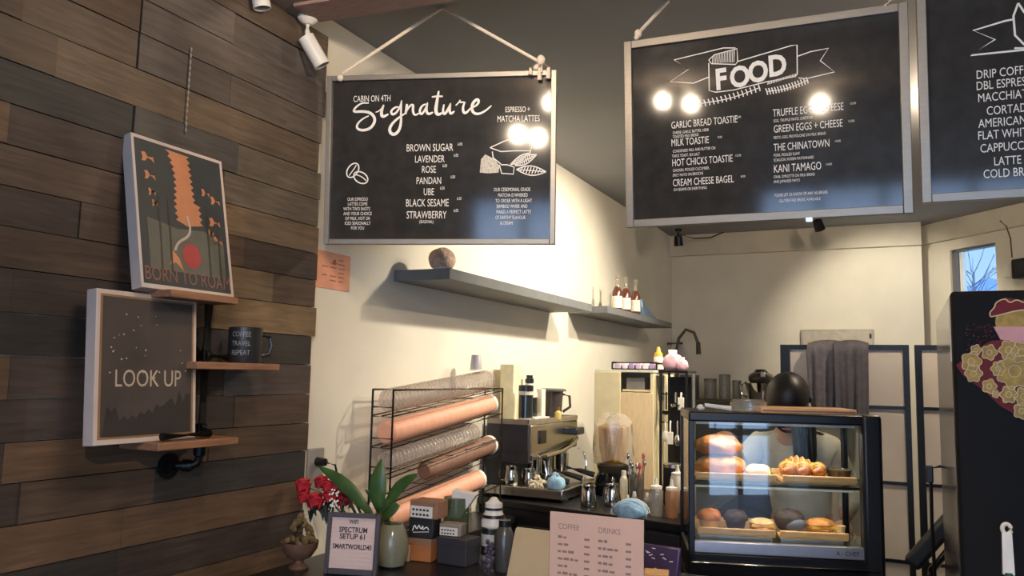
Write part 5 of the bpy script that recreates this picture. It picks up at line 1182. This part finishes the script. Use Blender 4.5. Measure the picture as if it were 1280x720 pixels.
MB().box(-.1075,-.0015,.012,.1075,0,.328).build('sheet', mat('pink_paper', '#d9b09a', .6, var=.03), ms)
MB().box(-.11,.0005,.008,.11,.003,.322).build('backing', glass, ms); MB().box(-.11,-.02,0,.11,.05,.010).build('stand', glass, ms)
b = MB(); rnd = random.Random(31); tx = mat('grey_print', '#8f7468', .7)
for cx, hd_ in ((-.088, 'COFFEE'), (.006, 'DRINKS')): b.text(hd_, .017, cx, .292, -.0015, 'LEFT', .85, lift=.0004)
for i in range(17):
    z = .272-i*.0155
    for cx in (-.088, .006):
        n_ = rnd.choice((2, 3, 3, 4)); x = cx
        for k in range(n_):
            w_ = rnd.uniform(.006, .014); b.box(x, -.0019, z, x+w_, -.0015, z+rnd.uniform(.004, .006)); x += w_+.003
        b.box(cx+.062, -.0019, z, cx+.074, -.0015, z+.0045)
b.build('printed_lines', tx, ms)
# small stock behind the letter board and the screen
def carton(label, name, cat, px, py, Y, sx, sy, sz, m, rz=0, lidm=None, sign=None, z=ZC, x=None):
    p = at_y(px, py, Y); t = thing(name, label, cat, (p.x if x is None else x, Y, z), rz)
    MB().box(-sx/2,-sy/2,0,sx/2,sy/2,sz).build('box', m, t, bevel=.003)
    if lidm: MB().box(-sx/2-.001,-sy/2-.001,sz*.72,sx/2+.001,sy/2+.001,sz+.001).build('lid', lidm, t, bevel=.002)
    if sign: sign(t, sx, sy, sz)
    return t
kr = mat('kraft_card', '#8f6a52', .7, var=.12); krd = mat('orange_kraft', '#a8683a', .6, var=.12); bb = mat('black_card', '#232225', .5)
Yb = 2.40
def s_white(t, sx, sy, sz):
    MB().box(-sx*.45,-sy/2-.003,sz*.05,sx*.35,-sy/2-.0005,sz*.7).build('white_label', whitep, t)
    b = MB()
    for r_ in range(2):
        for k in range(5): b.box(-sx*.38+k*sx*.13,-sy/2-.0036,sz*(.16+r_*.27),-sx*.30+k*sx*.13,-sy/2-.003,sz*(.28+r_*.27))
    b.build('label_print', bb, t)
def s_script(t, sx, sy, sz):
    b = MB(); b.stroke([(-.03,.0+sz*.35),(-.022,sz*.7),(-.014,sz*.4),(-.006,sz*.72),(.0,sz*.42),(.010,sz*.68),(.006,sz*.4),(.022,sz*.62),(.03,sz*.45)], .0035, -sy/2-.0006, smooth=2); b.stroke([(-.028,sz*.28),(.03,sz*.36)], .002, -sy/2-.0006); b.build('white_script', chalk, t)
X1 = at_y(530, 690, Yb).x
carton('orange brown box lowest in the stack right of the plant', 'box', 'box', 530, 690, Yb, .085, .07, .075, krd, R(5), kr)
carton('black box with white script in the middle of the stack', 'box', 'box', 531, 668, Yb, .090, .07, .066, bb, R(8), None, s_script, ZC+.0765)
carton('brown box with white label topmost in the stack', 'box', 'box', 536, 646, Yb, .105, .08, .058, kr, R(2), None, s_white, ZC+.1430)
carton('dark grey box right of the box stack', 'box', 'box', 573, 700, 2.42, .115, .09, .085, mat('charcoal_card', '#37353a', .5), R(-4), mat('charcoal_card', ''))
carton('small pale packet box on the dark grey box', 'box', 'box', 566, 672, 2.43, .08, .05, .04, mat('taupe_card', '#8b7d72', .6), R(6), None, s_white, ZC+.0865)
t = thing('glass_tumbler', 'green glass cup holding white napkins behind the small boxes', 'cup', (at_y(570, 655, 2.56).x, 2.56, ZC)); MB().lathe([(.04,0),(.044,.004),(.046,.19),(.044,.19)], n=22).build('glass', clear_mat('green_glass', '#a9b8a4', .03, .3, '#6d7a68'), t)
MB().hexa([(-.02,-.01,.12),(.02,-.01,.12),(.02,.01,.12),(-.02,.01,.12)], [(-.01,-.015,.215),(.085,-.015,.205),(.085,.01,.21),(-.01,.01,.22)]).build('napkins', white, t)
bottle('bottle', 'black and white banded bottle right of the small boxes', 'bottle', (at_y(616, 690, 2.52).x, 2.52, ZC), [(.038,0),(.042,.005),(.042,.13),(.03,.165)], mat('zebra_white', '#dcd8d0', .4, var=.05), [(.031,.165),(.03,.19),(.02,.196),(.008,.21)], whitep, black, (.0425,.09,.112))
t = [o for o in bpy.data.objects if o.get('label') == 'black and white banded bottle right of the small boxes'][0]
for z, h in ((.02,.03), (.142,.010), (.168,.008)): MB().lathe([(.0428 if z < .13 else .0405 if z < .15 else .0318, z), (.0428 if z < .13 else .038 if z < .15 else .0316, z+h)], n=22).build('band', black, t)
t = thing('glass_tube', 'tall clear tube with purple patterned filling at bottom centre left', 'tube', (at_y(611, 700, 2.30).x, 2.30, ZC)); MB().lathe([(.024,0),(.026,.004),(.026,.15),(.024,.15)], n=20).build('tube', glass, t)
b = MB(); rnd = random.Random(41)
for k in range(24): a = rnd.uniform(0, 6.28); q = rnd.uniform(0, .014); b.blob((q*math.cos(a), q*math.sin(a), .012+k*.0042), .007, 8, 5)
b.build('filling', mat('purple_speckle', '#57485c', .5, var=.6, scale=90), t)
t = thing('glass_tube', 'grey bottle right of the clear patterned tube', 'bottle', (at_y(630, 700, 2.40).x, 2.40, ZC)); t.name = 'bottle'
MB().lathe([(.03,0),(.034,.005),(.034,.11),(.02,.14)], n=20).build('body', mat('smoke_bottle', '#4f4d4c', .25), t); MB().lathe([(.02,.14),(.02,.16)], n=16).build('cap', black, t)
carton('pale napkin packet lying left of the box stack', 'packet', 'packet', 505, 700, 2.36, .05, .05, .05, mat('tan_packet', '#a08a72', .6), R(20))
p = at_y(826, 694, 2.60)
t = thing('snack_packet', 'purple snack packet right of the menu sheet', 'packet', (p.x, 2.6, ZC), R(-4)); b = MB(); b.hexa([(-.062,-.022,0),(.062,-.022,0),(.062,.022,0),(-.062,.022,0)], [(-.068,-.006,.095),(.068,-.006,.095),(.068,.006,.095),(-.068,.006,.095)]); b.build('packet', mat('purple_foil', '#4f4062', .3, metal=.2, var=.3, scale=12), t, bevel=.008)
b = MB(); rnd = random.Random(3)
for k in range(9): x = rnd.uniform(-.05,.05); z = rnd.uniform(.02,.085); b.stroke([(x,z),(x+.012,z+rnd.uniform(-.006,.006))], .003, -.0225+z*.165)
b.build('white_marks', chalk, t)
carton('brown carton at the right of the menu sheet', 'box', 'box', 820, 712, 2.35, .07, .07, .07, kr, R(12), paleW)
